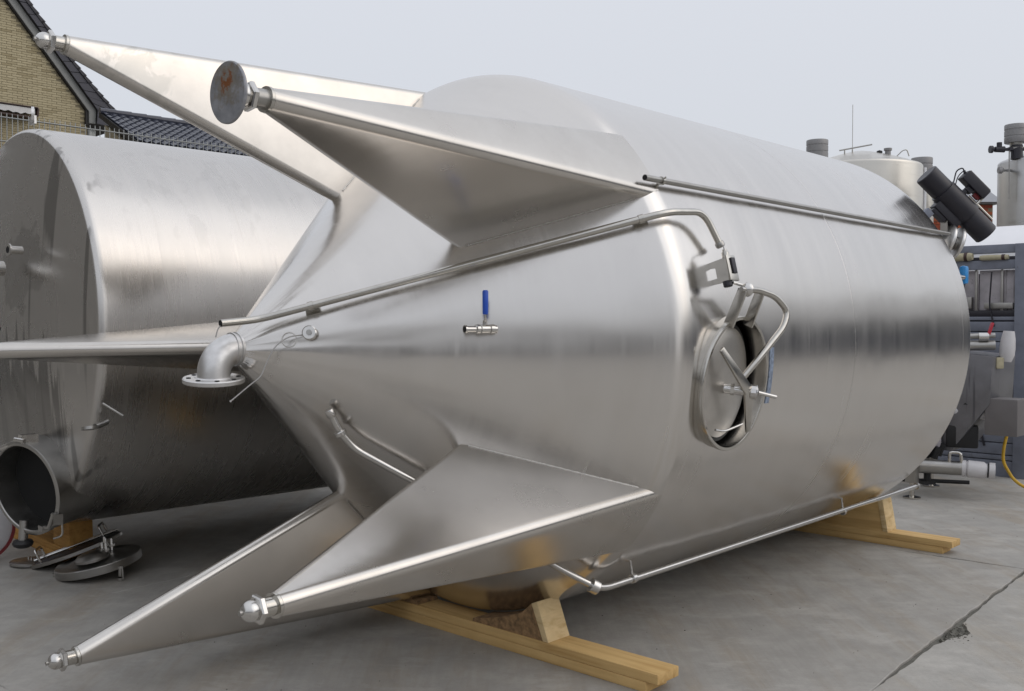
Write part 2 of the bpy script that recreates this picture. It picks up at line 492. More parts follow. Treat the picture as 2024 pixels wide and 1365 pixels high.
def slab(a0, a1, b0, b1, gaps, mat, jit=0.0, chip=None):
    """one cast slab between joints; gaps = (a0,a1,b0,b1) half widths"""
    a0 += gaps[0]; a1 -= gaps[1]; b0 += gaps[2]; b1 -= gaps[3]
    pts = []
    def edge(p, q, inward):
        L = ((p[0] - q[0]) ** 2 + (p[1] - q[1]) ** 2) ** .5
        k = max(1, int(L / 0.05)) if jit else 1
        walk = 0.0
        for i in range(k):
            t = i / k
            walk = walk * 0.8 + random.uniform(-jit, jit)
            d = walk if i else 0
            a = p[0] + (q[0] - p[0]) * t + inward[0] * d; b = p[1] + (q[1] - p[1]) * t + inward[1] * d
            if chip and inward == (0, 1):
                for (ca, w, dep) in chip:
                    u = abs(a - ca) / w
                    if u < 1: b += dep * (1 - u ** 2) * random.uniform(0.7, 1.1)
            pts.append((a, b))
    edge((a0, b0), (a1, b0), (0, 1)); edge((a1, b0), (a1, b1), (-1, 0))
    edge((a1, b1), (a0, b1), (0, -1)); edge((a0, b1), (a0, b0), (1, 0))
    m = MB()
    n = len(pts)
    def W(p, z): v = E1 * p[0] + E2 * p[1]; return (v.x, v.y, z)
    ca = sum(p[0] for p in pts) / n; cb = sum(p[1] for p in pts) / n
    inn = [(p[0] + (0.004 if p[0] < ca else -0.004), p[1] + (0.004 if p[1] < cb else -0.004)) for p in pts]
    vs = [W(p, -0.028) for p in pts] + [W(p, -0.004) for p in pts] + [W(p, 0.0) for p in inn]
    fs = [list(range(2 * n, 3 * n))]
    for i in range(n):
        j = (i + 1) % n
        fs.append([i, j, n + j, n + i]); fs.append([n + i, n + j, 2 * n + j, 2 * n + i])
    m.add(vs, fs)
    return mesh_obj('concrete_slab', m, mat, ground, sharp=25)
aj = [-18.25, -13.25, -8.25, -3.25, 1.75, 6.75, 11.75, 16.75, 21.75, 26.75]
bj = [-16.94, -13.08, -9.22, -5.36, -1.5, 2.36, 6.22, 10.08, 13.94]
for i in range(len(aj) - 1):
    for j in range(len(bj) - 1):
        gp = [0.002, 0.002, 0.002, 0.002]
        if aj[i] == 6.75: gp[0] = 0.005
        if aj[i + 1] == 6.75: gp[1] = 0.005
        if bj[j] == -1.5: gp[2] = 0.011
        if bj[j + 1] == -1.5: gp[3] = 0.013
        near = bj[j] in (-5.36, -1.5) and aj[i] in (1.75, 6.75)
        chip = [(5.15, 0.11, 0.085), (5.0, 0.10, 0.04), (5.27, 0.05, 0.03), (6.2, 0.1, 0.008), (3.6, 0.2, 0.006)] if (bj[j] == -1.5 and aj[i] == 1.75) else None
        slab(aj[i], aj[i + 1], bj[j], bj[j + 1], gp, M['slabB'] if bj[j] >= -1.5 else M['slab'], 0.0055 if near else 0.0, chip)
# crumbled concrete in the broken joint corner
g = MB()
for k in range(260):
    ca = 5.12 + random.gauss(0, 0.065); cb = -1.485 + abs(random.gauss(0, 0.040))
    c = E1 * ca + E2 * cb
    r = random.uniform(0.002, 0.010) * (1 if random.random() < .93 else 1.7)
    g.box((c.x, c.y, -0.011 + r * 0.5), (r * 2, r * random.uniform(1, 2), r * 1.3), Matrix.Rotation(random.uniform(0, 6), 3, Vector((random.random(), random.random(), 1)).normalized()))
mesh_obj('joint_rubble', g, M['dirt'], ground)['kind'] = 'stuff'

# grit and small stones scattered on the slabs
g = MB()
for k in range(420):
    c = E1 * random.uniform(1.9, 9) + E2 * random.uniform(-5.2, 1.6)
    r = random.uniform(0.0008, 0.0026)
    g.box((c.x, c.y, r * .5), (r * 2, r * random.uniform(1, 2), r * 1.2), Matrix.Rotation(random.uniform(0, 6), 3, 'Z'))
mesh_obj('grit', g, M['dirt'], ground)['kind'] = 'stuff'

# ------------------------------------------------------------------ house with the yellow brick gable
HO = Vector((-11.96, 27.0, 0)); HE = Vector((math.sqrt(.5), math.sqrt(.5), 0)); HN = Vector((math.sqrt(.5), -math.sqrt(.5), 0))
def HW(s, z, off=0.0): return HO + HE * s + HN * off + Vector((0, 0, z))
house = thing('brick_house', 'yellow brick house with steep dark slate gable edge behind the wire fence', 'house', tuple(HW(-2, 0)))
m = MB(); m.prism([HW(-8.3, 0), HW(0.31, 0), HW(0.31, 7.36), HW(-4.0, 12.76), HW(-8.3, 7.4)], HN * -7.0)
part('gable_wall', m, M['mortar'], house)
# bricks laid on the visible part of the gable
bm0 = MB(); bm0.box((0, 0, 0), (0.24, 0.018, 0.0525))
rotH = (0, 0, R_(45))
cand = []
row = 0; z = 4.0
while z < 11.6:
    s = -5.0 + (0.125 if row % 2 else 0)
    while s < 0.19:
        lim = 7.36 + (0.31 - (s + 0.12)) * 1.253
        if z + 0.03 < lim: cand.append((s + 0.0, z))
        s += 0.25
    z += 0.0625; row += 1
def dist_center(c): return abs(c[0] + 0.95) / 1.0 + abs(c[1] - 8.3) / 1.75
vis = [c for c in cand if c[0] > -2.25 and 6.55 < c[1] < 10.2]
vis.sort(key=dist_center)
vis = vis[:299]
vset = set(vis)
first = None
for (s, z) in vis:
    p = HW(s, z, 0.004 + random.uniform(-0.003, 0.003)) - house.location
    if first is None:
        first = mesh_obj('brick', bm0, M['brick'], house, p); first.rotation_euler = rotH
    else: share(first, house, p, (0, 0, R_(45)))
m = MB()
for c in cand:
    if c in vset: continue
    m.box(HW(c[0], c[1], 0.004), (0.24, 0.018, 0.0525), Matrix.Rotation(R_(45), 3, 'Z'))
o = part('brickwork', m, M['brick'], house, recalc=False); o['kind'] = 'stuff'
# verge: black strip standing in for the shadow line, grey barge board, slate cladding, tile edge
S1 = -1.253
def along(s0, z0, ds): return (s0 + ds, z0 + ds * S1)
m = MB()
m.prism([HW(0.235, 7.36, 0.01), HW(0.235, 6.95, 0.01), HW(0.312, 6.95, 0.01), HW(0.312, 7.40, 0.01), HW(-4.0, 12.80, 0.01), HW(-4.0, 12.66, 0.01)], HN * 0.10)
part('shadow_line_strip', m, M['blackwood'], house)
m = MB()
m.prism([HW(0.309, 7.313, .11), HW(0.306, 6.994, .11), HW(0.485, 7.0, .11), HW(0.49, 7.409, .11), HW(-4.0, 13.02, .11), HW(-4.0, 12.72, .11)], HN * 0.05)
part('barge_board', m, M['barge'], house, 0.006)
edge = [(-4.0, 13.25), (-1.343, 9.936), (-0.50, 8.915), (0.33, 7.985), (1.187, 7.14)]
inn = [(-4.0, 12.98), (-1.545, 9.93), (-0.72, 8.90), (0.03, 7.95), (0.50, 7.36)]
m = MB(); m.prism([HW(0.49, 7.0, .1), HW(1.05, 6.93, .1), HW(1.187, 7.12, .1)] + [HW(a, b - 0.02, .1) for a, b in edge[::-1][1:]] + [HW(a, b, .1) for a, b in inn], HN * 0.16)
part('verge_board', m, M['blackwood'], house)
def lerp_poly(P, t):
    k = t * (len(P) - 1); i = min(int(k), len(P) - 2); f = k - i
    return (P[i][0] + (P[i + 1][0] - P[i][0]) * f, P[i][1] + (P[i + 1][1] - P[i][1]) * f)
NS = 15
for k in range(NS):
    t0 = k / NS; t1 = (k + 1) / NS - 0.004
    a, b = lerp_poly(inn, t0), lerp_poly(inn, t1); c, d = lerp_poly(edge, t1), lerp_poly(edge, t0)
    o0 = 0.265 + 0.012 * (k % 2)
    m = MB(); m.prism([HW(*a, o0), HW(*b, o0), HW(*c, o0), HW(*d, o0)], HN * 0.02)
    part('slate', m, M['slate'], house)
m = MB(); m.prism([HW(0.50, 7.35, .265), HW(0.47, 6.99, .265), HW(0.99, 6.94, .265), HW(1.16, 7.14, .265)], HN * 0.02)
part('slate', m, M['slate'], house)
# edge tiles: each overlaps the next and steps in outline
for k in range(22):
    t0 = k / 22; t1 = (k + 1.25) / 22
    a = lerp_poly(edge, t0); b = lerp_poly(edge, min(1, t1))
    dx, dz = b[0] - a[0], b[1] - a[1]; L = math.hypot(dx, dz); nx, nz = -dz / L, dx / L
    m = MB(); m.prism([HW(a[0] - nx * .02, a[1] - nz * .02, .16), HW(b[0] - nx * .02, b[1] - nz * .02, .16), HW(b[0] + nx * .075, b[1] + nz * .075, .16), HW(a[0] + nx * .035, a[1] + nz * .035, .16)], HN * 0.16)
    part('edge_tile', m, M['blackpl'], house)
m = MB(); m.prism([HW(a, b - 0.02, .1) for a, b in edge] + [HW(1.15, 6.95, .1)] + [HW(a - .05, b - 0.25, .1) for a, b in edge[::-1][1:]], HN * -7.3)
part('roof', m, M['slate'], house)
m = MB(); m.prism([HW(-4.0, 13.25, .3), HW(-9.2, 7.1, .3), HW(-9.05, 6.9, .3), HW(-4.0, 12.95, .3)], HN * -7.6)
part('roof', m, M['slate'], house)
# awning box under the gable
m = MB(); m.prism([HW(-3.6, 7.17, .02), HW(-1.12, 7.17, .02), HW(-1.12, 7.135, .02), HW(-3.6, 7.135, .02)], HN * 0.42)
part('awning_hood', m, M['brownframe'], house, 0.01)
pl = [HW(-3.6, 7.12, .40)] + [HW(-1.2, 7.12, .40)]
bot = []
for k in range(41):
    s = -1.2 - 2.4 * k / 40
    bot.append(HW(s, 6.965 + 0.018 * math.sin(k * 1.9) + 0.012 * math.sin(k * .7), .40))
m = MB(); m.prism(pl + bot, HN * 0.012)
part('awning_valance', m, M['awning'], house)
m = MB(); m.prism([HW(-1.15, 7.14, .1), HW(-1.13, 7.14, .42), HW(-1.15, 6.93, .42), HW(-1.25, 6.86, .1)], HE * 0.04)
part('awning_arm', m, M['brownframe'], house)
m = MB(); m.prism([HW(-3.6, 6.92, .02), HW(-1.2, 6.92, .02), HW(-1.2, 6.88, .02), HW(-3.6, 6.88, .02)], HN * 0.37)
part('awning_rail', m, M['brownframe'], house)

# ------------------------------------------------------------------ low building with glazed tile roof
RO = Vector((-10.3, 24.6, 6.75)); RD = (HN * math.cos(R_(25)) + Vector((0, 0, -math.sin(R_(25))))); RNn = HE.cross(RD); RNn = RNn if RNn.z > 0 else -RNn
low = thing('tiled_building', 'low building with dark blue glazed tile roof between house and tank', 'building', (RO.x, RO.y, 0))
m = MB(); m.prism([RO, RO + HE * 7.5, RO + HE * 7.5 + RD * 3.2, RO + RD * 3.2], RNn * -0.12)
part('roof_deck', m, M['blackwood'], low)
m = MB(); m.prism([RO + HN * 0.3 - Vector((0, 0, .35)), RO + HE * 7.3 + HN * 0.3 - Vector((0, 0, .35)), RO + HE * 7.3 + HN * 2.6 - Vector((0, 0, 1.55)), RO + HN * 2.6 - Vector((0, 0, 1.55))], (0, 0, -5.15))
part('wall', m, M['mortar'], low)
tm = MB()
W_, Lh, seg = 0.222, 0.29, 8
vs = []; fs = []
for i in range(2):
    for j in range(seg + 1):
        x = W_ * j / seg
        hgt = 0.022 * math.sin(2 * PI * j / seg) + (0.022 if i else 0.0)
        vs.append(HE * x + RD * (Lh * i) + RNn * (hgt + 0.03))
for j in range(seg): fs.append([j, j + 1, seg + 2 + j, seg + 1 + j])
k0 = len(vs)
for i in range(2):
    for j in range(seg + 1): vs.append(vs[i * (seg + 1) + j] - RNn * 0.022)
for j in range(seg):
    fs.append([k0 + j + 1, k0 + j, k0 + seg + 1 + j, k0 + seg + 2 + j])
    fs.append([seg + 1 + j, seg + 2 + j, k0 + seg + 2 + j, k0 + seg + 1 + j])
tm.add(vs, fs)
t0 = None
for q in range(9):
    for c in range(32):
        p = RO + HE * (0.05 + c * 0.218) + RD * (q * 0.262) - low.location
        p = Vector((p.x, p.y, p.z))
        if t0 is None: t0 = mesh_obj('roof_tile', tm, M['tile'], low, p, sharp=60, recalc=False)
        else: share(t0, low, p)
for c in range(19):
    m = MB(); pts = [RO + HE * (c * 0.395 + x) + RNn * 0.045 for x in (0, 0.40)]
    m.tube(pts, 0.09, 10, True, [0.082, 0.098])
    part('ridge_tile', m, M['tile'], low)

# ------------------------------------------------------------------ wire mesh fence
FO = Vector((-6.4, 8.06, 0)); FL = 9.2; FH = 3.54
fence = thing('wire_fence', 'tall grey double rod wire mesh fence in front of the brick house', 'fence', tuple(FO))
rodm = MB(); rodm.tube([(0, 0, 0.05), (0, 0, FH + 0.03)], 0.004, 6)
r0 = None
for k in range(int(FL / 0.0500)):
    p = HE * (k * 0.05 + 0.02)
    if r0 is None: r0 = mesh_obj('vertical_rod', rodm, M['fence'], fence, p)
    else: share(r0, fence, p)
hm = MB(); hm.tube([HN * 0.008, HE * FL + HN * 0.008], 0.005, 6); hm.tube([HN * -0.008, HE * FL + HN * -0.008], 0.005, 6)
h0 = None
for k in range(18):
    p = (0, 0, 0.10 + k * 0.2 if k < 17 else FH - 0.01)
    if h0 is None: h0 = mesh_obj('horizontal_rod', hm, M['fence'], fence, p)
    else: share(h0, fence, p)
pm = MB(); pm.box((0, 0, FH / 2), (0.06, 0.04, FH - 0.02))
p0 = None
for k in range(4):
    p = HE * (0.45 + k * 2.5) - HN * 0.045
    if p0 is None: p0 = mesh_obj('post', pm, M['fence'], fence, p); p0.rotation_euler = rotH
    else: share(p0, fence, p, rotH)

# ------------------------------------------------------------------ halls round the yard (beside and behind the camera; seen mirrored in the steel; left hall added to darken it)
def hall(label, x0, x1, y0, y1, h, doors, face, rise=2.0):
    t = thing('warehouse', label, 'warehouse', ((x0 + x1) / 2, (y0 + y1) / 2, 0))
    m = MB(); m.box(((x0 + x1) / 2, (y0 + y1) / 2, h / 2), (x1 - x0, y1 - y0, h)); part('wall', m, M['hall'], t)
    m = MB()
    if face == 'x':
        xm = (x0 + x1) / 2
        m.prism([(x0 - .4, y0 - .3, h), (xm, y0 - .3, h + rise), (x1 + .4, y0 - .3, h), (x1 + .4, y0 - .3, h + .2), (xm, y0 - .3, h + rise + .2), (x0 - .4, y0 - .3, h + .2)], (0, y1 - y0 + .6, 0))
    else:
        ym = (y0 + y1) / 2
        m.prism([(x0 - .3, y0 - .4, h), (x0 - .3, ym, h + rise), (x0 - .3, y1 + .4, h), (x0 - .3, y1 + .4, h + .2), (x0 - .3, ym, h + rise + .2), (x0 - .3, y0 - .4, h + .2)], (x1 - x0 + .6, 0, 0))
    part('roof', m, M['hallroof'], t)
    m = MB()
    if face == 'x':
        for yy in (y0, y1 - .1): m.prism([(x0, yy, h), ((x0 + x1) / 2, yy, h + rise), (x1, yy, h)], (0, .1, 0))
    else:
        for xx in (x0, x1 - .1): m.prism([(xx, y0, h), (xx, (y0 + y1) / 2, h + rise), (xx, y1, h)], (.1, 0, 0))
    part('gable', m, M['hall'], t)
    for d in doors:
        m = MB()
        if face == 'y': m.box((d, y1, 1.1), (6.5, .12, 2.2))
        else: m.box((x0, d, 1.1), (.12, 5.6, 2.2))
        part('roller_door', m, M['halldoor'], t)
    return t
hall('long grey hall on the right side of the yard, mirrored in the steel', 20, 34, -16, 27, 2.9, (-12.5, -6.5, -.5, 5.5, 11.5, 17.5, 23.5), 'x', 3.2)
hall('grey hall behind the viewer, mirrored in the tank cone', -24, 15, -36, -22, 3.2, (-20, -13, -6, 1, 8), 'y', 3.0)
hall('tall grey hall added out of view at the left to darken the dished tank end', -24, -13.2, -8, 17, 6.5, (), 'y')  # unseen hall, added so the dished end mirrors something dark

# ------------------------------------------------------------------ the big cone-bottomed tank lying on its side
TC = Vector((-0.2597, 4.9842, 1.4423)); YAW = R_(46.5215)
TU = Vector((math.cos(YAW), math.sin(YAW), 0)); TR = Vector((math.sin(YAW), -math.cos(YAW), 0)); TD = Vector((0, 0, -1))
RAD = 1.35; CL = -1.219; CR = 0.1225; TL = 3.42
tank = thing('storage_tank', 'large brushed steel tank lying on timbers with five spiked cone legs and open manway', 'tank', (TC.x, TC.y, 0))
tank.rotation_euler = Matrix((TR, TD, TU)).transposed().to_euler()      # local x: near side, y: down, z: along the axis
TOFF = (0, -TC.z, 0)
def tl(p):
    q = Vector(p) - TC
    return Vector((q.dot(TR), -q.z, q.dot(TU)))
def TW(x, y, z): return TC + TR * x + TD * y + TU * z
def cyl(z, rad, phi):
    a = R_(phi); return Vector((rad * math.cos(a), rad * math.sin(a), z))
def tpart(name, mb, mat, parent=None, bevel=0.0, label=None, sharp=35):
    o = mesh_obj(name, mb, mat, parent or tank, TOFF if parent is None else (0, 0, 0), (0, 0, 0), bevel, sharp)
    if label: o['label'] = label
    return o

# shell: cone, rolled knuckle, cylinder, shallow far head; cut open at the manway
MZ, MPHI = 0.366, 6.7
MA, MBh = 0.268, 0.296
Mn = Vector((math.cos(R_(MPHI)), math.sin(R_(MPHI)), 0)); Mt = Vector((-math.sin(R_(MPHI)), math.cos(R_(MPHI)), 0))
prof = [(0.064, CL - 0.0585), (0.072, CL - 0.050)]
kn = 0.062                                    # tangent length of the knuckle
cang = math.atan2(RAD - CR, -CL)
for k in range(1, 25):
    t = k / 24; zz = CL + (-kn * math.cos(cang) - CL) * t
    prof.append((CR + (RAD - CR) * (zz - CL) / (-CL), zz))
p0 = prof[-1]; p2 = (RAD, kn)
for k in range(1, 13):
    t = k / 12
    prof.append(((1 - t) ** 2 * p0[0] + 2 * t * (1 - t) * RAD + t * t * p2[0], (1 - t) ** 2 * p0[1] + t * t * p2[1]))
z = kn + 0.018
while z < 0.66: prof.append((RAD, z)); z += 0.018
while z < TL - 0.05: prof.append((RAD, z)); z += 0.09
for k in range(0, 9):
    a = k / 8 * R_(70); prof.append((RAD - 0.05 + 0.05 * math.cos(a), TL - 0.05 + 0.05 * math.sin(a)))
for k in range(1, 14):
    rr = (RAD - 0.035) * (1 - k / 13); prof.append((max(rr, 0.01), TL + 0.0 + 0.30 * (1 - (rr / RAD) ** 2)))
NSEG = 360
mb = MB(); mb.lathe(prof, (0, 0, 0), (0, 0, 1), NSEG, (1, 0, 0))
def ell(v):
    a = (v.z - MZ) / MA; b = v.dot(Mt) / MBh
    return a, b, math.hypot(a, b)
keep = []
vv_s = [Vector(v) for v in mb.v]
for f in mb.f:
    if vv_s[f[0]].x < 0.5 or not all(ell(vv_s[i])[2] < 0.985 for i in f): keep.append(f)
used = set(i for f in keep for i in f)
for i in used:
    v = vv_s[i]
    if v.x < 0.5: continue
    a, b, q = ell(v)
    if 1e-6 < q < 0.978:
        a *= 0.978 / q; b *= 0.978 / q
        bb = b * MBh; n_ = math.sqrt(RAD * RAD - bb * bb)
        mb.v[i] = tuple(Mn * n_ + Mt * bb + Vector((0, 0, MZ + a * MA)))
mb.f = keep
tpart('shell', mb, M['shell'], sharp=50)

# weld beads round the shell
for zz in (1.62,):
    mb = MB(); mb.lathe([(RAD - .002, zz - .016), (RAD + .0004, zz - .006), (RAD + .0004, zz + .006), (RAD - .002, zz + .016)], (0, 0, 0), (0, 0, 1), 200, (1, 0, 0))
    tpart('weld_seam', mb, M['seam'], sharp=60)

# legs
RHO = 0.037
A0 = -1.05
def make_leg(ang, foot, mat):
    er = Vector((math.cos(R_(ang)), math.sin(R_(ang)), 0)); et = Vector((-er.y, er.x, 0)); ez = Vector((0, 0, 1))
    T = er * 1.300 + ez * -1.795
    Pr = RAD - RHO + 0.0012
    def P(dphi):
        a = R_(ang + dphi); return Vector((Pr * math.cos(a), Pr * math.sin(a), 0.058))
    zq = -0.575
    B = [P(6.6), er * (CR + (RAD - CR) * (zq - CL) / (-CL) - 0.012) + ez * zq, P(-6.6)]
    d = ((B[0] + B[1] + B[2]) / 3 - T).normalized()
    e1 = et; e2 = d.cross(e1).normalized(); e1 = e2.cross(d).normalized()
    p2 = [((b - T).dot(e1), (b - T).dot(e2)) for b in B]
    cx = sum(p[0] for p in p2) / 3; cy = sum(p[1] for p in p2) / 3
    order = sorted(range(3), key=lambda i: math.atan2(p2[i][1] - cy, p2[i][0] - cx))
    secs = []; K = 7
    for ii in range(3):
        k = order[ii]; prv = order[ii - 1]; nxt = order[(ii + 1) % 3]
        def nrm(a, b):
            dx, dy = p2[b][0] - p2[a][0], p2[b][1] - p2[a][1]; return math.atan2(-dx, dy)
        a0 = nrm(prv, k); a1 = nrm(k, nxt)
        while a1 < a0: a1 += 2 * PI
        for q in range(K + 1):
            a = a0 + (a1 - a0) * q / K
            secs.append((k, e1 * math.cos(a) * RHO + e2 * math.sin(a) * RHO, None))
        if k != 1 and nxt != 1:
            oa = e1 * math.cos(a1) * RHO + e2 * math.sin(a1) * RHO
            for q in range(1, 8): secs.append((k, oa, (nxt, q / 8)))
    n = len(secs); NT = 18
    mb = MB(); vs = []
    for s in range(NT + 1):
        t = s / NT
        for (k, o, mid) in secs:
            if mid is None: vs.append(T + (B[k] - T) * t + o)
            else:
                half = (B[0] - B[2]).length * t / 2
                vs.append(T + (B[k] + (B[mid[0]] - B[k]) * mid[1] - T) * t + o + er * (half * half / (2 * RAD) * (1 - (2 * mid[1] - 1) ** 2)))
    fs = []
    for s in range(NT):
        for j in range(n):
            fs.append([s * n + j, s * n + (j + 1) % n, (s + 1) * n + (j + 1) % n, (s + 1) * n + j])
    fs.append(list(range(n))[::-1]); fs.append([NT * n + j for j in range(n)])
    mb.add(vs, fs)
    leg = tpart('leg', mb, mat, sharp=45)
    # weld beads where the folded sides meet the cone
    for kk in (0, 2):
        sgn = 1 if kk == 0 else -1
        fn = (B[kk] - T).cross(B[1] - T).normalized()
        if fn.dot(et * sgn) < 0: fn = -fn
        bead = []
        for q in range(0, 41):
            p = B[1] + (B[kk] - B[1]) * (0.02 + 0.95 * q / 40) + fn * RHO
            dT = (T - p).normalized()
            for _ in range(400):
                rc = CR + (RAD - CR) * (p.z - CL) / (-CL) if p.z < 0 else RAD
                if math.hypot(p.x, p.y) > rc + .0005: break
                p = p + dT * 0.003
            bead.append(p + fn * 0.001)
        m2 = MB(); m2.tube(bead, .0035, 6, True, [.0028 + .0012 * (i % 2) + random.uniform(0, .0008) for i in range(len(bead))])
        tpart('weld_bead', m2, M['weld'], leg, sharp=80)
    # tip: collar ring, spigot, locking nut, ball or plate foot
    mb = MB(); mb.lathe([(0.024, 0.004), (0.040, 0.004), (0.041, -0.006), (0.036, -0.012), (0.024, -0.012)], T, -d, 28, closed=True)
    tpart('end_ring', mb, M['pipe'], leg)
    mb = MB(); mb.lathe([(0.0, -0.02), (0.030, -0.02), (0.030, 0.052), (0.0, 0.052)], T, (0, 0, -1), 24)
    tpart('spigot', mb, M['dull'] if foot else M['pipe'], leg)
    mb = MB(); mb.lathe([(0.0, 0.0), (0.041, 0.0), (0.046, 0.004), (0.046, 0.016), (0.041, 0.020), (0.0, 0.020)], T + Vector((0, 0, -0.045)), (0, 0, -1), 6, et)
    tpart('nut', mb, M['bright'], leg, sharp=20)
    if foot:
        mb = MB(); mb.lathe([(0, 0), (.022, 0), (.022, .012), (.040, .016), (.043, .03), (.038, .045), (.024, .05), (.024, .062), (0, .062)], T + Vector((0, 0, -0.06)), (0, 0, -1), 28)
        tpart('foot_neck', mb, M['bright'], leg)
        mb = MB(); mb.lathe([(0, 0), (.088, 0), (.091, .003), (.091, .008), (.088, .011), (0, .011)], T + Vector((0, 0, -0.119)), (0.05, 0.02, -1), 56)
        tpart('foot_plate', mb, M['zinc'], leg, label='round galvanised foot plate with rust spots')
    else:
        mb = MB(); pr = [(0, -0.03), (0.030, -0.03)]
        for k in range(9):
            a = -0.5 + (PI / 2 + 0.5) * k / 8
            pr.append((0.033 * math.cos(a), 0.033 * math.sin(a)))
        pr[-1] = (0.0, 0.033)
        mb.lathe(pr, T + Vector((0, 0, -0.078)), (0, 0, -1), 28)
        tpart('ball_foot', mb, M['bright'], leg)
        mb = MB(); mb.lathe([(0, 0), (.008, 0), (.008, .012), (0, .012)], T + Vector((0, 0, -0.106)), (0, 0, -1), 10)
        tpart('foot_pin', mb, M['dull'], leg)
    return leg, T, er, et
legs = {}
for nm, da in (('A', -108), ('B', -36), ('E', 36), ('D', 108), ('C', 180)):
    legs[nm] = make_leg(A0 + da, nm == 'B', M['legsA'] if nm == 'A' else M['legs'])

# outlet elbow with bolted flange
mb = MB()
pts = [(0, 0, CL + 0.02), (0, 0, -1.285)]
rb = 0.10
for k in range(1, 11):
    a = PI / 2 * k / 10; pts.append((0, rb - rb * math.cos(a), -1.285 - rb * math.sin(a)))
pts.append((0, 0.132, -1.385))
mb.tube(pts, 0.066, 32)
elb = tpart('outlet_elbow', mb, M['cast'])
for q, rr in ((-1.278, .0705), (-1.298, .0695)):
    mb = MB(); mb.lathe([(.058, 0), (rr, .003), (rr, .011), (.058, .014)], (0, 0, q), (0, 0, -1), 32); tpart('collar', mb, M['cast'], elb)
mb = MB(); mb.lathe([(.05, -.004), (.072, -.004), (.076, 0), (.119, 0), (.123, .004), (.123, .018), (.119, .021), (.05, .021)], (0.006, 0.112, -1.388), (-.10, 1, .06), 48, (1, 0, 0), closed=True)
fl = tpart('flange', mb, M['cast'], elb)
for k in range(8):
    a = PI / 8 + k * PI / 4
    mb = MB(); mb.lathe([(0.0, 0), (.0095, 0), (.0095, .004), (0, .004)], (0.006 + 0.098 * math.cos(a), 0.1095 + 0.0098 * math.cos(a) - 0.0059 * math.sin(a), -1.388 + 0.098 * math.sin(a)), (-.10, 1, .06), 12)
    tpart('bolt_hole', mb, M['dark'], elb)

# upper conduit pipe along the cone with its clips
c2 = cyl(-0.071, 1.279, -24.3); c1 = cyl(-1.061, 0.282, -34.3)
nrm1 = Vector((0.58, -0.4, -0.7)).normalized()
def lift(p, h):
    a = math.atan2(p.y, p.x); n = Vector((math.cos(a) * .705, math.sin(a) * .705, -.705)); return p + n * h
s1 = lift(c1, .048); s2 = lift(c2, .048)
dv = (s2 - s1)
pA = s1 - dv * 0.155
path = [pA + Vector((-0.01, 0.015, -0.165)), pA, s2 + dv * 0.085, cyl(0.235, 1.412, -24.7), cyl(0.300, 1.398, -19.0)]
mb = MB(); mb.tube(arc_path(path, 0.07), 0.0150, 16)
cond = tpart('conduit_pipe', mb, M['pipe'])
p = path[0]; dd = (path[0] - path[1]).normalized()
mb = MB(); mb.lathe([(0, 0), (.0125, 0), (.0125, .002), (0, .002)], p + dd * .0005, dd, 14); tpart('pipe_mouth', mb, M['dark'], cond)
mb = MB(); mb.tube(arc_path([p - dd * .01, p + dd * .012 + Vector((0, .02, 0)), p + Vector((0.0, .055, -.022))], .01, 3), 0.0025, 6); tpart('wire_end', mb, M['cable'], cond)
mb = MB(); e = path[-1]; dd = (path[-1] - path[-2]).normalized(); mb.lathe([(0, -.006), (.019, -.006), (.021, 0), (.021, .012), (.016, .018), (0, .018)], e, dd, 18); tpart('pipe_bush', mb, M['dull'], cond)
for c, s in ((c1, s1), (c2, s2)):
    ax = dv.normalized(); n = (s - c).normalized(); b = ax.cross(n)
    mb = MB(); mat = Matrix((ax, b, n)).transposed()
    mb.box((c + s) / 2 - n * .012, (.055, .012, .035), mat); mb.box(c + n * .006, (.062, .045, .012), mat)
    mb.lathe([(.014, -.011), (.019, -.011), (.019, .011), (.014, .011)], s, ax, 16, closed=True)
    tpart('pipe_clip', mb, M['pipe'], cond)

# long upper pipe on the cylinder
mb = MB(); q0 = cyl(-0.045, 1.376, -31.6); q1 = cyl(3.44, 1.376, -30.9); mb.tube([q0, q1], 0.0135, 16)
up = tpart('side_pipe', mb, M['dull'])
dd = (q0 - q1).normalized(); mb = MB(); mb.lathe([(0, 0), (.011, 0), (.011, .002), (0, .002)], q0 + dd * .0005, dd, 14); tpart('pipe_mouth', mb, M['dark'], up)
for zz in (0.075,):
    mb = MB(); s = cyl(zz, 1.376, -31.5); c = cyl(zz, 1.35, -31.5); n = (s - c).normalized()
    mb.lathe([(.0125, -.007), (.0185, -.007), (.0185, .007), (.0125, .007)], s, (0, 0, 1), 16, closed=True)
    mb.tube([c - n * .01, s - n * .012], .008, 8); mb.tube([s + n * .014, s + n * .028], .004, 8)
    tpart('pipe_clip', mb, M['pipe'], up)

# lower cleaning pipe
lp = [cyl(-1.009, .385, 44), cyl(-.965, .452, 51), cyl(-.903, .52, 54.5), cyl(-.68, .74, 51.8), cyl(-.14, 1.30, 50.2), cyl(-.03, 1.40, 49.9), cyl(.04, 1.415, 50), cyl(3.60, 1.405, 49.2)]
mb = MB(); mb.tube(arc_path(lp, .06), .0155, 16)
low_p = tpart('cleaning_pipe', mb, M['bright'])
def nut(c, d, r=.026, l=.022):
    m = MB(); m.lathe([(0, -l / 2), (r * .9, -l / 2), (r, -l / 2 + .003), (r, l / 2 - .003), (r * .9, l / 2), (0, l / 2)], c, d, 12); return m
tpart('union_nut', nut(lp[1], lp[1] - lp[0]), M['bright'], low_p)
tpart('union_nut', nut(lp[0] + (lp[0] - lp[1]) * .02, lp[1] - lp[0], .02, .035), M['bright'], low_p)
tpart('union_nut', nut(lp[5] - (lp[5] - lp[4]) * .06, lp[5] - lp[4], .034, .04), M['bright'], low_p)
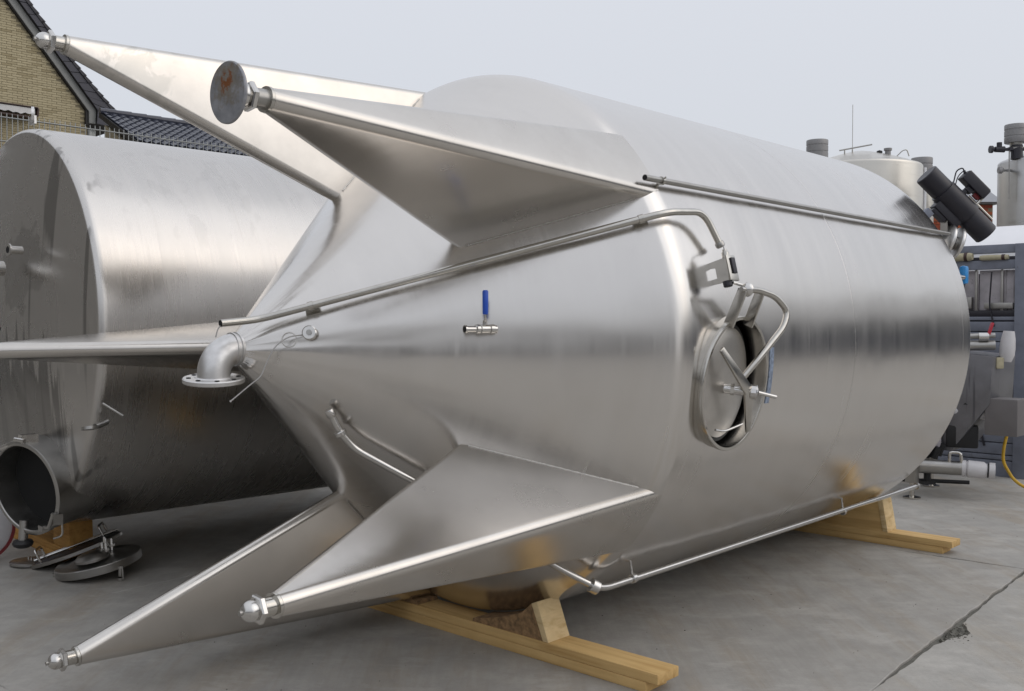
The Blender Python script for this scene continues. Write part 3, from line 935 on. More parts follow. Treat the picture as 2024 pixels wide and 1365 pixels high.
for zz in (.235, 2.44):
    s = cyl(zz, 1.412, 49.9); mb = MB()
    mb.tube([s, cyl(zz - .02, 1.35, 47.6), cyl(zz - .02, 1.33, 47.4)], .006, 8); tpart('support_rod', mb, M['bright'], low_p)
    tpart('pipe_clip', nut(s, (0, 0, 1), .024, .026), M['bright'], low_p)
s = lerp = lp[3] + (lp[4] - lp[3]) * .05
mb = MB(); a = Vector(lp[3]); mb.tube([a, lift(cyl(-.64, .70, 49.3), .0)], .007, 8); tpart('support_rod', mb, M['bright'], low_p)
e = lp[7]; mb = MB(); mb.tube([e, e + Vector((0, 0, .012))], .024, 16); tpart('pipe_collar', mb, M['bright'], low_p)

# sample valve with blue handle
vb = cyl(-0.585, .762, -6.0)
vt = Vector((-0.4, -0.02, -1)).normalized()
vn = Vector((.70, -.07, -.70)).normalized()
vax = Vector((0.08, 0.0, -1.0)).normalized()
b0 = vb + vn * 0.0
mb = MB(); mb.tube([vb - vn * .01, vb + vn * .045], .015, 14)
val = tpart('sample_valve', mb, M['bright'])
q = vb + vn * .05
hor = Vector((-0.30, 0.0, -1)).normalized()
mb = MB(); mb.lathe([(0, -.052), (.017, -.052), (.017, -.04), (.021, -.04), (.021, -.024), (.016, -.022), (.019, -.018), (.019, .018), (.014, .022), (.020, .026), (.020, .04), (.013, .044), (.013, .085), (.017, .085), (.017, .092), (0, .092)], q, hor, 20)
tpart('valve_body', mb, M['bright'], val)
mb = MB(); mb.lathe([(0, 0), (.0115, 0), (.0115, .002), (0, .002)], q + hor * .0915, hor, 14); tpart('valve_mouth', mb, M['dark'], val)
upv = (Vector((0, -1, 0)) - hor * 0.0).normalized(); o2 = q + vn * .012
mb = MB(); mb.tube([q + Vector((0, -.01, 0)), q + Vector((0, -.036, 0))], .008, 12); mb.tube(arc_path([q + Vector((0, -.030, 0)), o2 + Vector((0.004, -.036, 0)) + vn * .012, o2 + Vector((.004, -.066, 0)) + vn * .012], .01, 4), .0055, 8)
tpart('valve_stem', mb, M['bright'], val)
mb = MB(); mb.tube([o2 + Vector((.004, -.058, 0)) + vn * .012, o2 + Vector((.004, -.062, 0)) + vn * .012, o2 + Vector((.004, -.150, 0)) + vn * .012, o2 + Vector((.004, -.156, 0)) + vn * .012], .0115, 14, True, [.009, .0115, .0125, .009])
tpart('valve_handle', mb, M['blue'], val)

# plug fitting with a loose cable
pb = cyl(-1.086, .256, -14.4); pn = Vector((.68, -.17, -.70)).normalized()
mb = MB(); mb.lathe([(0, -.01), (.024, -.01), (.024, .012), (.030, .014), (.030, .034), (.026, .037), (0, .037)], pb, pn, 24)
plug = tpart('plug_fitting', mb, M['bright'])
mb = MB(); mb.lathe([(0, 0), (.012, 0), (.012, .005), (0, .005)], pb + pn * .036, pn, 12); tpart('plug_screw', mb, M['dull'], plug)
cs = pb + pn * .02 + Vector((-.02, .008, -.02))
cpts = [cs, cs + Vector((-.01, .005, -.06)), cs + Vector((-.015, .04, -.12)), cs + Vector((-.02, .10, -.155)), cs + Vector((-.02, .165, -.185)), cs + Vector((-.03, .19, -.22)), cs + Vector((-.05, .255, -.30))]
mb = MB(); mb.tube(arc_path(cpts, .05, 5), .0028, 7); mb.tube([cpts[-1], cpts[-1] + (cpts[-1] - cpts[-2]) * .05], .0045, 7)
tpart('loose_cable', mb, M['cable'], plug)
# round mark where a fitting was ground off
mb = MB(); mb.lathe([(.027, 0), (.030, 0.0006), (.033, 0)], cyl(-1.15, .1925, -12), Vector((.70, -.12, -.70)), 28); tpart('weld_ring', mb, M['legs'])

# manway frame
O = Mn * RAD + Vector((0, 0, MZ))
mb = MB(); mb.lathe([(1.0, -.13), (1.0, .006), (1.014, .010), (1.014, .026), (1.006, .031), (.962, .031), (.954, .026), (.954, -.13)], O, Mn, 96, (0, 0, 1), MA, MBh, closed=True)
mw = tpart('manway_frame', mb, M['pipe'], sharp=40)
mb = MB(); mb.lathe([(1.0, -.02), (1.035, -.012), (1.03, -.004), (1.0, .004)], O, Mn, 96, (0, 0, 1), MA, MBh)
# door hung inside, swung a little inwards on its far side
th = R_(6)
dn = (Mn * math.cos(th) + Vector((0, 0, 1)) * math.sin(th)).normalized(); dz = (Vector((0, 0, 1)) * math.cos(th) - Mn * math.sin(th)).normalized()
DO = O - Mn * .013 + Vector((0, 0, -.022))
mb = MB(); mb.lathe([(.0, .020), (.3, .018), (.62, .010), (.80, .0), (.83, -.004), (.83, -.016), (0.0, -.016)], DO, dn, 72, dz, MA, MBh)
door = tpart('manway_door', mb, M['door'])
mb = MB(); mb.lathe([(.825, -.030), (.825, -.010), (.85, -.006), (.90, -.012), (.90, -.030)], DO, dn, 72, dz, MA, MBh, closed=True); tpart('door_gasket', mb, M['rubber'], door)
def plate(a, b, wa, wb, t, nrm):
    a = Vector(a); b = Vector(b); d = (b - a).normalized(); n = Vector(nrm); n = (n - d * n.dot(d)).normalized(); s = d.cross(n)
    m = MB(); m.hexa([a + s * wa / 2 + n * t / 2, a - s * wa / 2 + n * t / 2, b - s * wb / 2 + n * t / 2, b + s * wb / 2 + n * t / 2],
                     [a + s * wa / 2 - n * t / 2, a - s * wa / 2 - n * t / 2, b - s * wb / 2 - n * t / 2, b + s * wb / 2 - n * t / 2]); return m
cen = Vector((1.450, .186, .335))
tpart('cross_bar', plate((1.418, .002, .166), cen, .026, .052, .012, (.9, -.25, -.35)), M['pipe'], door, .003)
tpart('cross_bar', plate((1.378, .376, .455), cen, .026, .056, .012, (.95, .2, -.2)), M['pipe'], door, .003)
spa = Vector((1.330, .178, .310)); spb = Vector((1.467, .195, .385)); spc = Vector((1.515, .216, .455))
mb = MB(); mb.tube([spa, spb], .021, 18); mb.tube([spb, spc], .0085, 12)
tpart('spindle', mb, M['bright'], door)
dsp = spb - spa
mb = nut(spb - dsp * .12, dsp, .032, .03); mb.lathe([(0, 0), (.026, 0), (.026, .016), (0, .016)], spa + dsp * .25, dsp, 6); tpart('spindle_nut', mb, M['bright'], door, sharp=20)
# swing rod and hinge
rod = [(1.469, -.250, .30), (1.469, -.251, .372), (1.486, -.225, .500), (1.506, -.160, .572), (1.508, -.090, .535), (1.469, .045, .390), (1.425, .135, .318)]
mb = MB(); mb.tube(arc_path(rod, .06), .0145, 14); tpart('swing_rod', mb, M['pipe'], door)
ha = tpart('hinge_arm', plate((1.395, -.095, .258), (1.465, -.250, .258), .050, .044, .012, (0, 0, 1)), M['pipe'], mw, .003)
tpart('hinge_arm', plate((1.395, -.095, .418), (1.465, -.250, .408), .050, .044, .012, (0, 0, 1)), M['pipe'], mw, .003)
mb = MB(); mb.lathe([(0, -.022), (.012, -.021), (.026, -.012), (.031, 0), (.026, .012), (.012, .021), (0, .022)], (1.469, -.250, .285), (0, 0, 1), 20); mb.tube([(1.469, -.25, .235), (1.469, -.25, .425)], .011, 12)
tpart('hinge_pin', mb, M['bright'], mw)
mb = MB(); mb.tube(arc_path([(1.372, .350, .195), (1.372, .362, .265), (1.385, .338, .395)], .05), .0055, 8); tpart('door_hook', mb, M['bright'], door)

# switch bracket with wire above the manway
bn = Vector((math.cos(R_(-13.4)), math.sin(R_(-13.4)), 0)); bt = Vector((-bn.y, bn.x, 0))
def BK(rad, t, z): return bn * rad + bt * t + Vector((0, 0, z))
mb = MB()
out = [(1.345, -.055), (1.448, -.060), (1.448, .048), (1.345, .042), (1.345, .020), (1.376, .020), (1.376, -.026), (1.345, -.030)]
mb.prism([BK(a, b, .250) for a, b in out], (0, 0, .006))
br = tpart('switch_bracket', mb, M['pipe'])
mb = MB(); mb.prism([BK(1.449, -.062, .215), BK(1.449, -.062, .285), BK(1.449, .05, .285), BK(1.449, .05, .215)], bn * .012); tpart('switch_plate', mb, M['pipe'], br, .003)
mb = MB(); mb.prism([BK(1.4615, -.050, .240), BK(1.4615, -.050, .270), BK(1.4615, .02, .270), BK(1.4615, .02, .240)], bn * .007); tpart('switch_cover', mb, M['blackpl'], br, .003)
mb = MB(); mb.lathe([(0, 0), (.020, 0), (.020, .022), (.017, .026), (0, .026)], BK(1.432, .046, .232), bt, 20); tpart('switch_head', mb, M['blackpl'], br)
mb = MB(); mb.lathe([(0, 0), (.016, 0), (.016, .022), (.010, .028), (.010, .036), (0, .036)], BK(1.435, -.058, .255), -bt, 14); tpart('cable_gland', mb, M['pipe'], br)
mb = MB(); mb.tube(arc_path([BK(1.435, -.09, .255), BK(1.43, -.115, .262), path[-1] + Vector((0, .012, 0))], .03), .003, 6); tpart('switch_cable', mb, M['cable'], br)
mb = MB(); mb.tube([BK(1.452, .058, .24), BK(1.467, .075, .30)], .007, 8); tpart('switch_pin', mb, M['bright'], br)

# printed strip beside the manway
mb = MB()
K = 10; vs = []
for i in range(K + 1):
    a = 0.3 + 11.2 * i / K
    for zz, rr in ((.700, RAD + .0005), (.735, RAD + .0005), (.735, RAD + .003), (.700, RAD + .003)): vs.append(cyl(zz, rr, a))
fs = []
for i in range(K):
    for j in range(4): fs.append([i * 4 + j, i * 4 + (j + 1) % 4, i * 4 + 4 + (j + 1) % 4, i * 4 + 4 + j])
fs += [[0, 1, 2, 3], [K * 4 + 3, K * 4 + 2, K * 4 + 1, K * 4]]
mb.add(vs, fs); tpart('name_plate', mb, M['film'])

# valve actuator group on the far head
def tw2(*p): return tl(p)
act_a, act_b = tw2(2.945, 7.0, 2.603), tw2(3.380, 7.0, 2.173)
ad = (act_b - act_a).normalized(); aL = (act_b - act_a).length
side = tl(Vector((3.16, 7.0, 2.39)) + Vector((.70, 0, .71))) - tl((3.16, 7.0, 2.39)); side = (side - ad * side.dot(ad)).normalized(); fwd = ad.cross(side)
mb = MB(); mb.lathe([(0, 0), (.078, 0), (.083, .006), (.083, .16), (.080, .162), (.080, .168), (.092, .17), (.092, aL - .19), (.080, aL - .188), (.083, aL - .18), (.083, aL - .006), (.078, aL), (0, aL)], act_a, ad, 36)
act = tpart('valve_actuator', mb, M['blackpl'])
amid = act_a + ad * aL * .5
mat3 = Matrix((ad, side, fwd)).transposed()
mb = MB(); mb.box(amid - side * .105 + ad * .0, (.22, .06, .09), mat3); mb.box(amid - side * .14 - ad * .04, (.12, .05, .07), mat3); tpart('mounting_block', mb, M['blackpl'], act, .006)
mb = MB(); mb.box(amid - side * .20 - ad * .10, (.06, .07, .06), mat3); tpart('coupling', mb, M['rack'], act, .005)
mb = MB(); mb.box(amid + side * .185 - ad * .005, (.215, .075, .09), mat3)
cb = tpart('control_box', mb, M['blackpl'], act, .008)
mb = MB(); mb.box(amid + side * .225 - ad * .005, (.20, .008, .08), mat3); tpart('box_lid', mb, M['box'], act, .003)
mb = MB()
mb.tube([amid + side * .08 - ad * .02, amid + side * .16 - ad * .02], .02, 10); mb.box(amid + side * .13 - ad * .01, (.05, .03, .05), mat3)
tpart('box_stem', mb, M['blackpl'], act)
mb = MB(); mb.box(amid + side * .14 + ad * .06, (.05, .035, .03), mat3); tpart('solenoid', mb, M['redgask'], act, .004)
mb = MB(); mb.tube(arc_path([amid + side * .09 - ad * .12, amid + side * .17 - ad * .17, amid + side * .22 - ad * .15, amid + side * .19 - ad * .11], .05), .005, 8)
mb.tube(arc_path([amid + side * .09 - ad * .10, amid + side * .15 - ad * .135, amid + side * .22 - ad * .13, amid + side * .19 - ad * .10], .05), .004, 8); tpart('air_hose', mb, M['blackpl'], act)
mb = MB(); mb.tube([amid + side * .10 + ad * .10, amid + side * .20 + ad * .10], .012, 8); mb.tube([amid + side * .102 + ad * .02, amid + side * .102 + ad * .26], .010, 8); tpart('air_pipe', mb, M['pipe'], act)
# clamped nozzle under the actuator
nz = tw2(3.140, 6.99, 2.115)
nax = Vector((.68, .30, .66)).normalized()
mb = MB(); mb.tube([nz - nax * .05, nz + Vector((-.05, .06, -.16)), nz + Vector((-.12, .10, -.42))], .062, 24); nzl = tpart('head_nozzle', mb, M['dull'])
for dzz in (-.055, .010):
    mb = MB(); mb.lathe([(0, 0), (.112, 0), (.117, .005), (.117, .018), (.112, .023), (0, .023)], nz + nax * dzz, nax, 40); tpart('clamp_disc', mb, M['cast'], nzl)
mb = MB(); mb.tube([nz + nax * .0, nz + nax * .05], .05, 16); mb.box(nz + Vector((-.05, -.12, -.02)), (.05, .16, .05)); tpart('valve_neck', mb, M['dull'], nzl)
bl = tw2(3.215, 6.98, 1.885)
mb = MB(); mb.box(bl, (.05, .13, .07)); tpart('blue_cap', mb, M['cyan'], None, .02)
mb = MB(); mb.tube([bl + Vector((-.0, .02, -.45)), bl + Vector((0, .02, -.02))], .022, 12); tpart('cap_pipe', mb, M['pipe'])

# ------------------------------------------------------------------ timber cradles under the big tank
def cradle(label, z0, wz, chx, skew=0.0, side='osb'):
    t = thing('timber_cradle', label, 'timber support', tuple(TW(0, TC.z, z0 + wz / 2)), group='timber cradles under the steel tanks')
    H = TC.z
    def pt(x, h, z): return TW(x, H - h, z + skew * x)
    for k, (x0, x1, h0) in enumerate(((-1.30, 1.225, 0.0), (-1.24, 1.285, 0.0465))):
        h1 = h0 + (0.0455 if k == 0 else 0.0435)
        m = MB(); m.hexa([pt(x0, h0, z0), pt(x1, h0, z0), pt(x1, h0, z0 + wz), pt(x0, h0, z0 + wz)], [pt(x0, h1, z0), pt(x1, h1, z0), pt(x1, h1, z0 + wz), pt(x0, h1, z0 + wz)])
        part('plank', m, M['wood'], t, .004)
    for sg in (1, -1):
        xi = chx[0] * sg; xo = chx[1] * sg; xt = chx[2] * sg
        hb = 0.0905
        def hc(x): return RAD - math.sqrt(RAD * RAD - x * x) + 0.093
        poly = [(xi, hb), (xo, hb), (xt, chx[3])]
        for k in range(1, 7):
            x = xt + (xi - xt) * k / 6 * .985
            hh = min(hc(x), chx[3])
            poly.append((x, max(hb + .002, hh - .002)))
        m = MB(); m.prism([pt(a, b, z0 + .006) for a, b in poly], TU * (wz - .012))
        part('chock', m, M[side], t)
        ca, cb_ = Vector((xo, hb)), Vector((xt, chx[3])); n = Vector((cb_.y - ca.y, -(cb_.x - ca.x))).normalized()
        if n.x * sg < 0: n = -n
        q = [ca + n * .001, cb_ + n * .001, cb_ + n * .038, ca + n * .038]
        q[3].y = hb; q[0].y = hb
        m = MB(); m.prism([pt(a.x, a.y, z0 + .002) for a in q], TU * (wz - .004))
        part('chock_end', m, M['woodend'], t, .003)
    return t
cradle('front timber cradle of stacked planks with chocks under the cone end of the big tank', -0.125, 0.155, (.20, .655, .585, .252), 0.02)
cradle('rear timber cradle of stacked planks sticking out under the far end of the big tank', 3.27, 0.155, (.25, .815, .775, .305), 0.0, 'wood')

# ------------------------------------------------------------------ second tank lying behind, at the left
BC = Vector((-3.065, 6.18, 1.510)); BY = R_(44.34); BR = 1.243
BU = Vector((math.cos(BY), math.sin(BY), 0)); BRt = Vector((math.sin(BY), -math.cos(BY), 0))
tank2 = thing('storage_tank', 'dull steel tank lying in shadow at the left with streaked dished end', 'tank', (BC.x, BC.y, 0))
tank2.rotation_euler = Matrix((BRt, TD, BU)).transposed().to_euler()
B_OFF = (0, -BC.z, 0)
def bpart(name, mb, mat, parent=None, bevel=0.0, sharp=40):
    return mesh_obj(name, mb, mat, parent or tank2, B_OFF if parent is None else (0, 0, 0), (0, 0, 0), bevel, sharp)
pr = [(0.012, -0.150)]
for k in range(1, 15):
    r = (BR - 0.04) * k / 14; pr.append((r, -0.150 + 0.115 * (r / (BR - 0.04)) ** 2))
for k in range(1, 12):
    a = k / 11; p0 = Vector((BR - 0.04, -0.035)); p1 = Vector((BR - .002, -0.030)); p2 = Vector((BR, 0.018))
    q = p0 * (1 - a) ** 2 + p1 * 2 * a * (1 - a) + p2 * a * a; pr.append((q.x, q.y))
for k in range(1, 16): pr.append((BR, 0.07 + (3.4 - .07) * k / 15))
for k in range(1, 8): pr.append((BR * math.cos(PI / 2 * k / 7) + .01, 3.4 + .2 * math.sin(PI / 2 * k / 7)))
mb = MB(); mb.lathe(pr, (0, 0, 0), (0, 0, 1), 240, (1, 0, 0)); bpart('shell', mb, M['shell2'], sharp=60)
# open manway low on the end
mo = Vector((0.56, 0.89, -0.075)); md = Vector((0.36, 0.16, -1)).normalized()
mb = MB(); mb.lathe([(.272, -.12), (.272, .115), (.279, .118), (.279, .148), (.272, .153), (.255, .153), (.250, .148), (.250, -.10)], mo, md, 72, closed=True)
mw2 = bpart('manway_frame', mb, M['dull'])
mb = MB(); mb.lathe([(0, .012), (.25, .012), (.25, .0), (0, .0)], mo, md, 64); bpart('manway_dark_disc', mb, M['dark'], mw2)  # black disc put in as the darkness of the opening
hd = md.cross(Vector((0, 1, 0))).normalized()
vv = md.cross(hd).normalized()
if vv.y > 0: vv = -vv
if hd.x < 0: hd = -hd
def MO(a, b, c): return mo + hd * a + vv * b + md * (c + .023)
mb = MB(); mb.tube([MO(-.24, .20, .13), MO(.02, .285, .10)], .018, 12); mb.box(MO(.03, .285, .08), (.06, .05, .09)); mb.tube([MO(-.02, .29, .13), MO(.06, .285, .13)], .012, 8)
bpart('hinge_bracket', mb, M['bright'], mw2)
mb = MB(); mb.box(MO(.235, -.16, .13), (.05, .06, .05)); mb.tube([MO(.24, -.12, .15), MO(.20, -.20, .16), MO(.15, -.21, .16)], .012, 8); mb.box(MO(.14, -.215, .15), (.06, .03, .04))
bpart('swing_bolt', mb, M['dull'], mw2)
mb = MB(); mb.tube(arc_path([MO(.235, -.19, .10), MO(.225, -.27, .10), MO(.17, -.285, .12)], .04), .006, 8); bpart('latch_wire', mb, M['bright'], mw2)
# stub with black cap hanging below the manway
st = Vector((0.52, 1.24, -0.20))
mb = MB(); mb.tube([st + Vector((0, -.13, .01)), st], .026, 16); stub = bpart('drain_stub', mb, M['dull'])
mb = MB(); mb.lathe([(0, 0), (.05, .006), (.058, .022), (.05, .04), (.03, .05), (0, .05)], st + Vector((0, -.02, 0)), (0, 1, 0), 24); bpart('stub_cap', mb, M['rubber'], stub)
# nozzles
mb = MB(); c = Vector((.27, -.36, -.215)); dd = Vector((.15, 0, -1)).normalized()
mb.lathe([(0, 0), (.045, 0), (.045, .09), (.052, .09), (.052, .10), (.045, .10), (.045, .17), (.06, .17), (.06, .185), (.04, .185), (.04, .02), (0, .02)], c, dd, 28)
nz1 = bpart('nozzle', mb, M['bright']); mb = MB(); mb.lathe([(0, 0), (.04, 0), (.04, .003), (0, .003)], c + dd * .18, dd, 20); bpart('nozzle_mouth', mb, M['dark'], nz1)
mb = MB(); mb.tube([c + Vector((.03, -.05, -.08)), c + Vector((.06, -.09, -.12))], .006, 8); bpart('nozzle_pin', mb, M['bright'], nz1)
mb = MB(); c = Vector((.53, -.455, -.19)); mb.lathe([(0, 0), (.024, 0), (.024, .07), (.036, .07), (.036, .08), (.02, .08), (.02, .01), (0, .01)], c, dd, 22)
nz2 = bpart('nozzle', mb, M['bright']); mb = MB(); mb.lathe([(0, 0), (.02, 0), (.02, .003), (0, .003)], c + dd * .077, dd, 16); bpart('nozzle_mouth', mb, M['dark'], nz2)
# bracket on the shell edge, lifting eyes
mb = MB(); a = Vector((1.20, .50, .02)); n = Vector((.92, .38, 0)).normalized()
mb.tube([a, a + n * .05 + Vector((0, 0, -.08))], .018, 10); mb.lathe([(.016, -.008), (.045, -.008), (.045, .008), (.016, .008)], a + n * .06 + Vector((0, 0, -.11)), (0.2, 1, 0), 20, closed=True); mb.tube([a + Vector((0, -.10, -.02)), a + n * .05 + Vector((.03, -.05, .06))], .007, 8)
bpart('shell_bracket', mb, M['dull'])
for (x, y, z, ww) in ((0.02, -1.30, 0.05, 1), (-0.55, -1.155, -0.06, 0)):
    mb = MB(); n = Vector((x, y, 0)).normalized(); mb.lathe([(.020, -.008), (.05, -.008), (.05, .008), (.020, .008)], Vector((x, y, z)) + n * .045, (.35, 0, 1), 24, closed=True); mb.box(Vector((x, y, z)) + n * .01, (.09, .05, .014))
    bpart('lifting_eye', mb, M['cast'])

# its timber support
def TB(x, h, z): return BC + BRt * x + BU * z + Vector((0, 0, h - BC.z))
t = thing('timber_cradle', 'amber timber block cradle under the shadowed tank behind the manway lids', 'timber support', tuple(TB(-.9, 0, .28)), group='timber cradles under the steel tanks')
def bx2(x0, x1, h0, h1, z0, z1, name, mat):
    m = MB(); m.hexa([TB(x0, h0, z0), TB(x1, h0, z0), TB(x1, h0, z1), TB(x0, h0, z1)], [TB(x0, h1, z0), TB(x1, h1, z0), TB(x1, h1, z1), TB(x0, h1, z1)])
    part(name, m, mat, t, .005)
bx2(-2.05, .21, 0, .045, .20, .36, 'plank', M['woodblk'])
bx2(-2.0, .16, .0462, .090, .20, .36, 'plank', M['woodblk'])
m = MB(); m.prism([TB(-.16, .0915, .205), TB(.13, .0915, .205), TB(.12, .274, .205), TB(0, .266, .205), TB(-.15, .277, .205)], BU * .15); part('chock', m, M['woodblk'], t, .005)
m = MB(); m.prism([TB(-1.62, .0915, .205), TB(-1.0, .0915, .205), TB(-.80, .52, .205), TB(-.95, .66, .205)], BU * .15); part('chock', m, M['woodblk'], t, .005)

# a smaller unseen tank added beyond it, which keeps the light from under the second tank
shade_tank = thing('storage_tank', 'smaller steel tank added unseen beyond the shadowed tank to block light under it', 'tank', tuple(TB(-2.35, 0, 1.6)))
m = MB(); m.lathe([(.01, -.22)] + [(.78 * math.sin(PI / 2 * k / 8), -.22 * math.cos(PI / 2 * k / 8)) for k in range(1, 8)] + [(.80, .03), (.80, 3.1), (.72, 3.22), (.01, 3.3)], TB(-2.35, .92, .15), BU, 72); part('shell', m, M['dull'], shade_tank, sharp=60)
for zz in (.6, 2.6):
    m = MB(); m.prism([TB(-3.0, 0, zz), TB(-1.7, 0, zz), TB(-1.7, .22, zz), TB(-2.05, .14, zz), TB(-2.65, .14, zz), TB(-3.0, .22, zz)], BU * .12); part('saddle', m, M['woodblk'], shade_tank)

# ------------------------------------------------------------------ loose manway lids on the ground
def lid_frame(c, tilt_dir, tilt):
    az = Vector((math.cos(tilt_dir), math.sin(tilt_dir), 0)); n = (Vector((0, 0, 1)) * math.cos(tilt) + az * math.sin(tilt)).normalized()
    x = az.cross(n).normalized(); y = n.cross(x); return Vector(c), x, y, n
c, x, y, n = lid_frame((-2.55, 6.0, .095), R_(200), R_(11))
def LF(a, b, h): return c + x * a + y * b + n * h
lid = thing('manway_lid', 'large round dished manway lid with clamp bolts lying nearest on the concrete', 'lid', (c.x, c.y, 0), 'loose manway lids on the ground')
m = MB(); m.lathe([(0, .035), (.07, .033), (.13, .020), (.17, .004), (.20, -.002), (.238, 0), (.248, .003), (.252, -.002), (.252, -.046), (.246, -.048), (.242, -.01), (0, -.006)], c, n, 64, x); part('lid_plate', m, M['dull'], lid)
m = MB(); m.lathe([(0, .05), (.05, .046), (.085, .034), (.10, .014), (.10, .0), (0, 0)], LF(-.08, .02, .02), n, 32); part('lid_boss', m, M['dull'], lid)
m = MB()
for k in range(5):
    a = k * 1.1; m.tube([LF(-.10 + .05 * k, -.06 + .03 * math.sin(a * 2), .03), LF(-.10 + .05 * k + .01, -.07 + .03 * math.sin(a * 2), .10)], .009, 8)
    m.lathe([(0, 0), (.018, 0), (.018, .014), (0, .014)], LF(-.10 + .05 * k, -.065 + .03 * math.sin(a * 2), .055), n, 6)
m.box(LF(0, -.04, .03), (.22, .05, .018), Matrix((x, y, n)).transposed()); m.box(LF(.13, .05, .01), (.07, .04, .02), Matrix((x, y, n)).transposed())
part('clamp_bolts', m, M['bright'], lid)
for (a, b) in ((.215, -.14), (-.225, -.13), (.02, .25)):
    m = MB(); p = LF(a, b, -.03); m.tube([p, Vector((p.x, p.y, .03))], .010, 8); m.tube([Vector((p.x + .012, p.y, p.z)), Vector((p.x + .018, p.y, 0.012))], .006, 8); m.lathe([(.0, 0), (.017, 0), (.017, .02), (0, .02)], (p.x, p.y, .001), (0, 0, 1), 10); part('swing_bolt', m, M['bright'], lid)

c, x, y, n = lid_frame((-2.78, 6.22, .105), R_(190), R_(19))
lid = thing('manway_lid', 'oval dark manway lid with bow handles leaning behind the large lid', 'lid', (c.x, c.y, 0), 'loose manway lids on the ground')
m = MB(); m.lathe([(0, .008), (.2, .004), (.215, 0), (.215, -.014), (0, -.014)], c, n, 56, x, 0.82, 1.30); part('lid_plate', m, M['blackpl'], lid)
m = MB(); m.lathe([(.212, -.016), (.222, -.016), (.222, .004), (.212, .006)], c, n, 56, x, .82, 1.30, closed=True); part('lid_rim', m, M['dull'], lid)
for (a, b) in ((-.02, .20), (.10, -.17)):
    m = MB(); m.tube(arc_path([LF(a - .06, b, 0), LF(a - .06, b + .01, .085), LF(a + .06, b + .01, .085), LF(a + .06, b, 0)], .02), .0085, 10); part('bow_handle', m, M['bright'], lid)
m = MB(); m.tube([LF(.05, -.26, .02), LF(.0, .26, .02)], .008, 8); m.tube([LF(.10, -.22, .02), LF(.05, .24, .02)], .007, 8); part('stiffener', m, M['bright'], lid)

c, x, y, n = lid_frame((-3.08, 6.25, .016), R_(60), R_(2))
lid = thing('manway_lid', 'small flat dull lid disc lying flat farthest left of the lids', 'lid', (c.x, c.y, 0), 'loose manway lids on the ground')
m = MB(); m.lathe([(0, .008), (.125, .008), (.13, .005), (.13, -.010), (0, -.010)], c, n, 48, x); part('lid_plate', m, M['dull'], lid)
m = MB()
for k in range(4): m.tube([LF(-.05 + .03 * k, .01, .008), LF(-.05 + .03 * k, .01, .022)], .006, 8)
part('lid_studs', m, M['bright'], lid)

rl = thing('round_cover', 'white round cover with dark red rim standing at the left edge', 'cover', (-3.43, 6.25, 0))
rn = Vector((.55, -.83, .05)).normalized(); rc = Vector((-3.43, 6.25, .225))
m = MB(); m.lathe([(0, .018), (.12, .016), (.19, .008), (.205, 0), (.205, -.02), (0, -.02)], rc, rn, 48); part('cover_plate', m, M['whitepl'], rl)
m = MB(); m.lathe([(.198, -.025), (.222, -.025), (.222, .012), (.204, .012)], rc, rn, 48, closed=True); part('rim_gasket', m, M['redgask'], rl)
m = MB(); m.tube([rc + Vector((0.02, -.02, .20)), rc + Vector((.06, .02, .30)), rc + Vector((.12, .05, .29))], .014, 10); m.box(rc + Vector((.05, .0, .25)), (.05, .05, .05)); part('cover_hinge', m, M['dull'], rl)

# ------------------------------------------------------------------ process unit on feet behind the far end of the big tank
sk = thing('process_unit', 'grey steel process unit with motor box, pipe and white valve behind the tank end', 'machine', (4.0, 8.7, 0))
ux = Vector((.726, -.688, 0)); uy = Vector((.688, .726, 0)); uz = Vector((0, 0, 1))
yawm = Matrix((ux, uy, uz)).transposed()
m = MB(); P0 = Vector((3.90, 8.72, 0))
m.prism([P0 + ux * -.55 + uz * 1.33, P0 + ux * .36 + uz * 1.25, P0 + ux * .34 + uz * .84, P0 + ux * .02 + uz * .40, P0 + ux * -.55 + uz * .40], uy * .62); part('cabinet', m, M['cabinet'], sk, .008)
m = MB(); m.prism([P0 + ux * -.62 - uy * .05 + uz * .92, P0 + ux * -.06 - uy * .05 + uz * .92, P0 + ux * -.055 - uy * .05 + uz * .36, P0 + ux * -.62 - uy * .05 + uz * .34], uy * .02); part('side_sheet', m, M['panel'], sk, .003)
m = MB(); m.lathe([(0, 0), (.012, 0), (.012, .015), (0, .015)], P0 + ux * -.07 - uy * .052 + uz * .78, -uy, 12); part('sheet_bolt', m, M['bright'], sk)
bc = Vector((4.30, 8.52, .725))
m = MB(); m.box(bc, (.27, .25, .32), Matrix.Rotation(R_(-44), 3, 'Z')); part('motor_box', m, M['box'], sk, .012)
m = MB(); m.tube([Vector((3.96, 8.74, .76)), Vector((4.2, 8.6, .75))], .065, 20); part('motor_shaft', m, M['whitepl'], sk)
m = MB(); m.lathe([(0, 0), (.05, 0), (.03, .08), (.012, .14), (0, .15)], (4.03, 8.66, .82), (0, 0, 1), 16); part('oil_cup', m, M['rubber'], sk)
m = MB(); m.box((4.03, 8.75, .53), (.26, .2, .20), Matrix.Rotation(R_(-24), 3, 'Z')); part('gear_box', m, M['rubber'], sk, .02)
m = MB(); m.tube([Vector((3.45, 8.75, .27)), Vector((3.95, 8.52, .27))], .062, 20); pp = part('suction_pipe', m, M['dull'], sk)
pd = Vector((.5, -.23, -.02)).normalized()
m = MB(); m.lathe([(0, 0), (.072, 0), (.072, .03), (.060, .035), (.075, .05), (.072, .17), (.058, .19), (.058, .21), (.07, .215), (.07, .26), (.05, .262), (0, .262)], Vector((3.93, 8.53, .272)), pd, 28); vv_ = part('white_valve', m, M['whitepl'], sk)
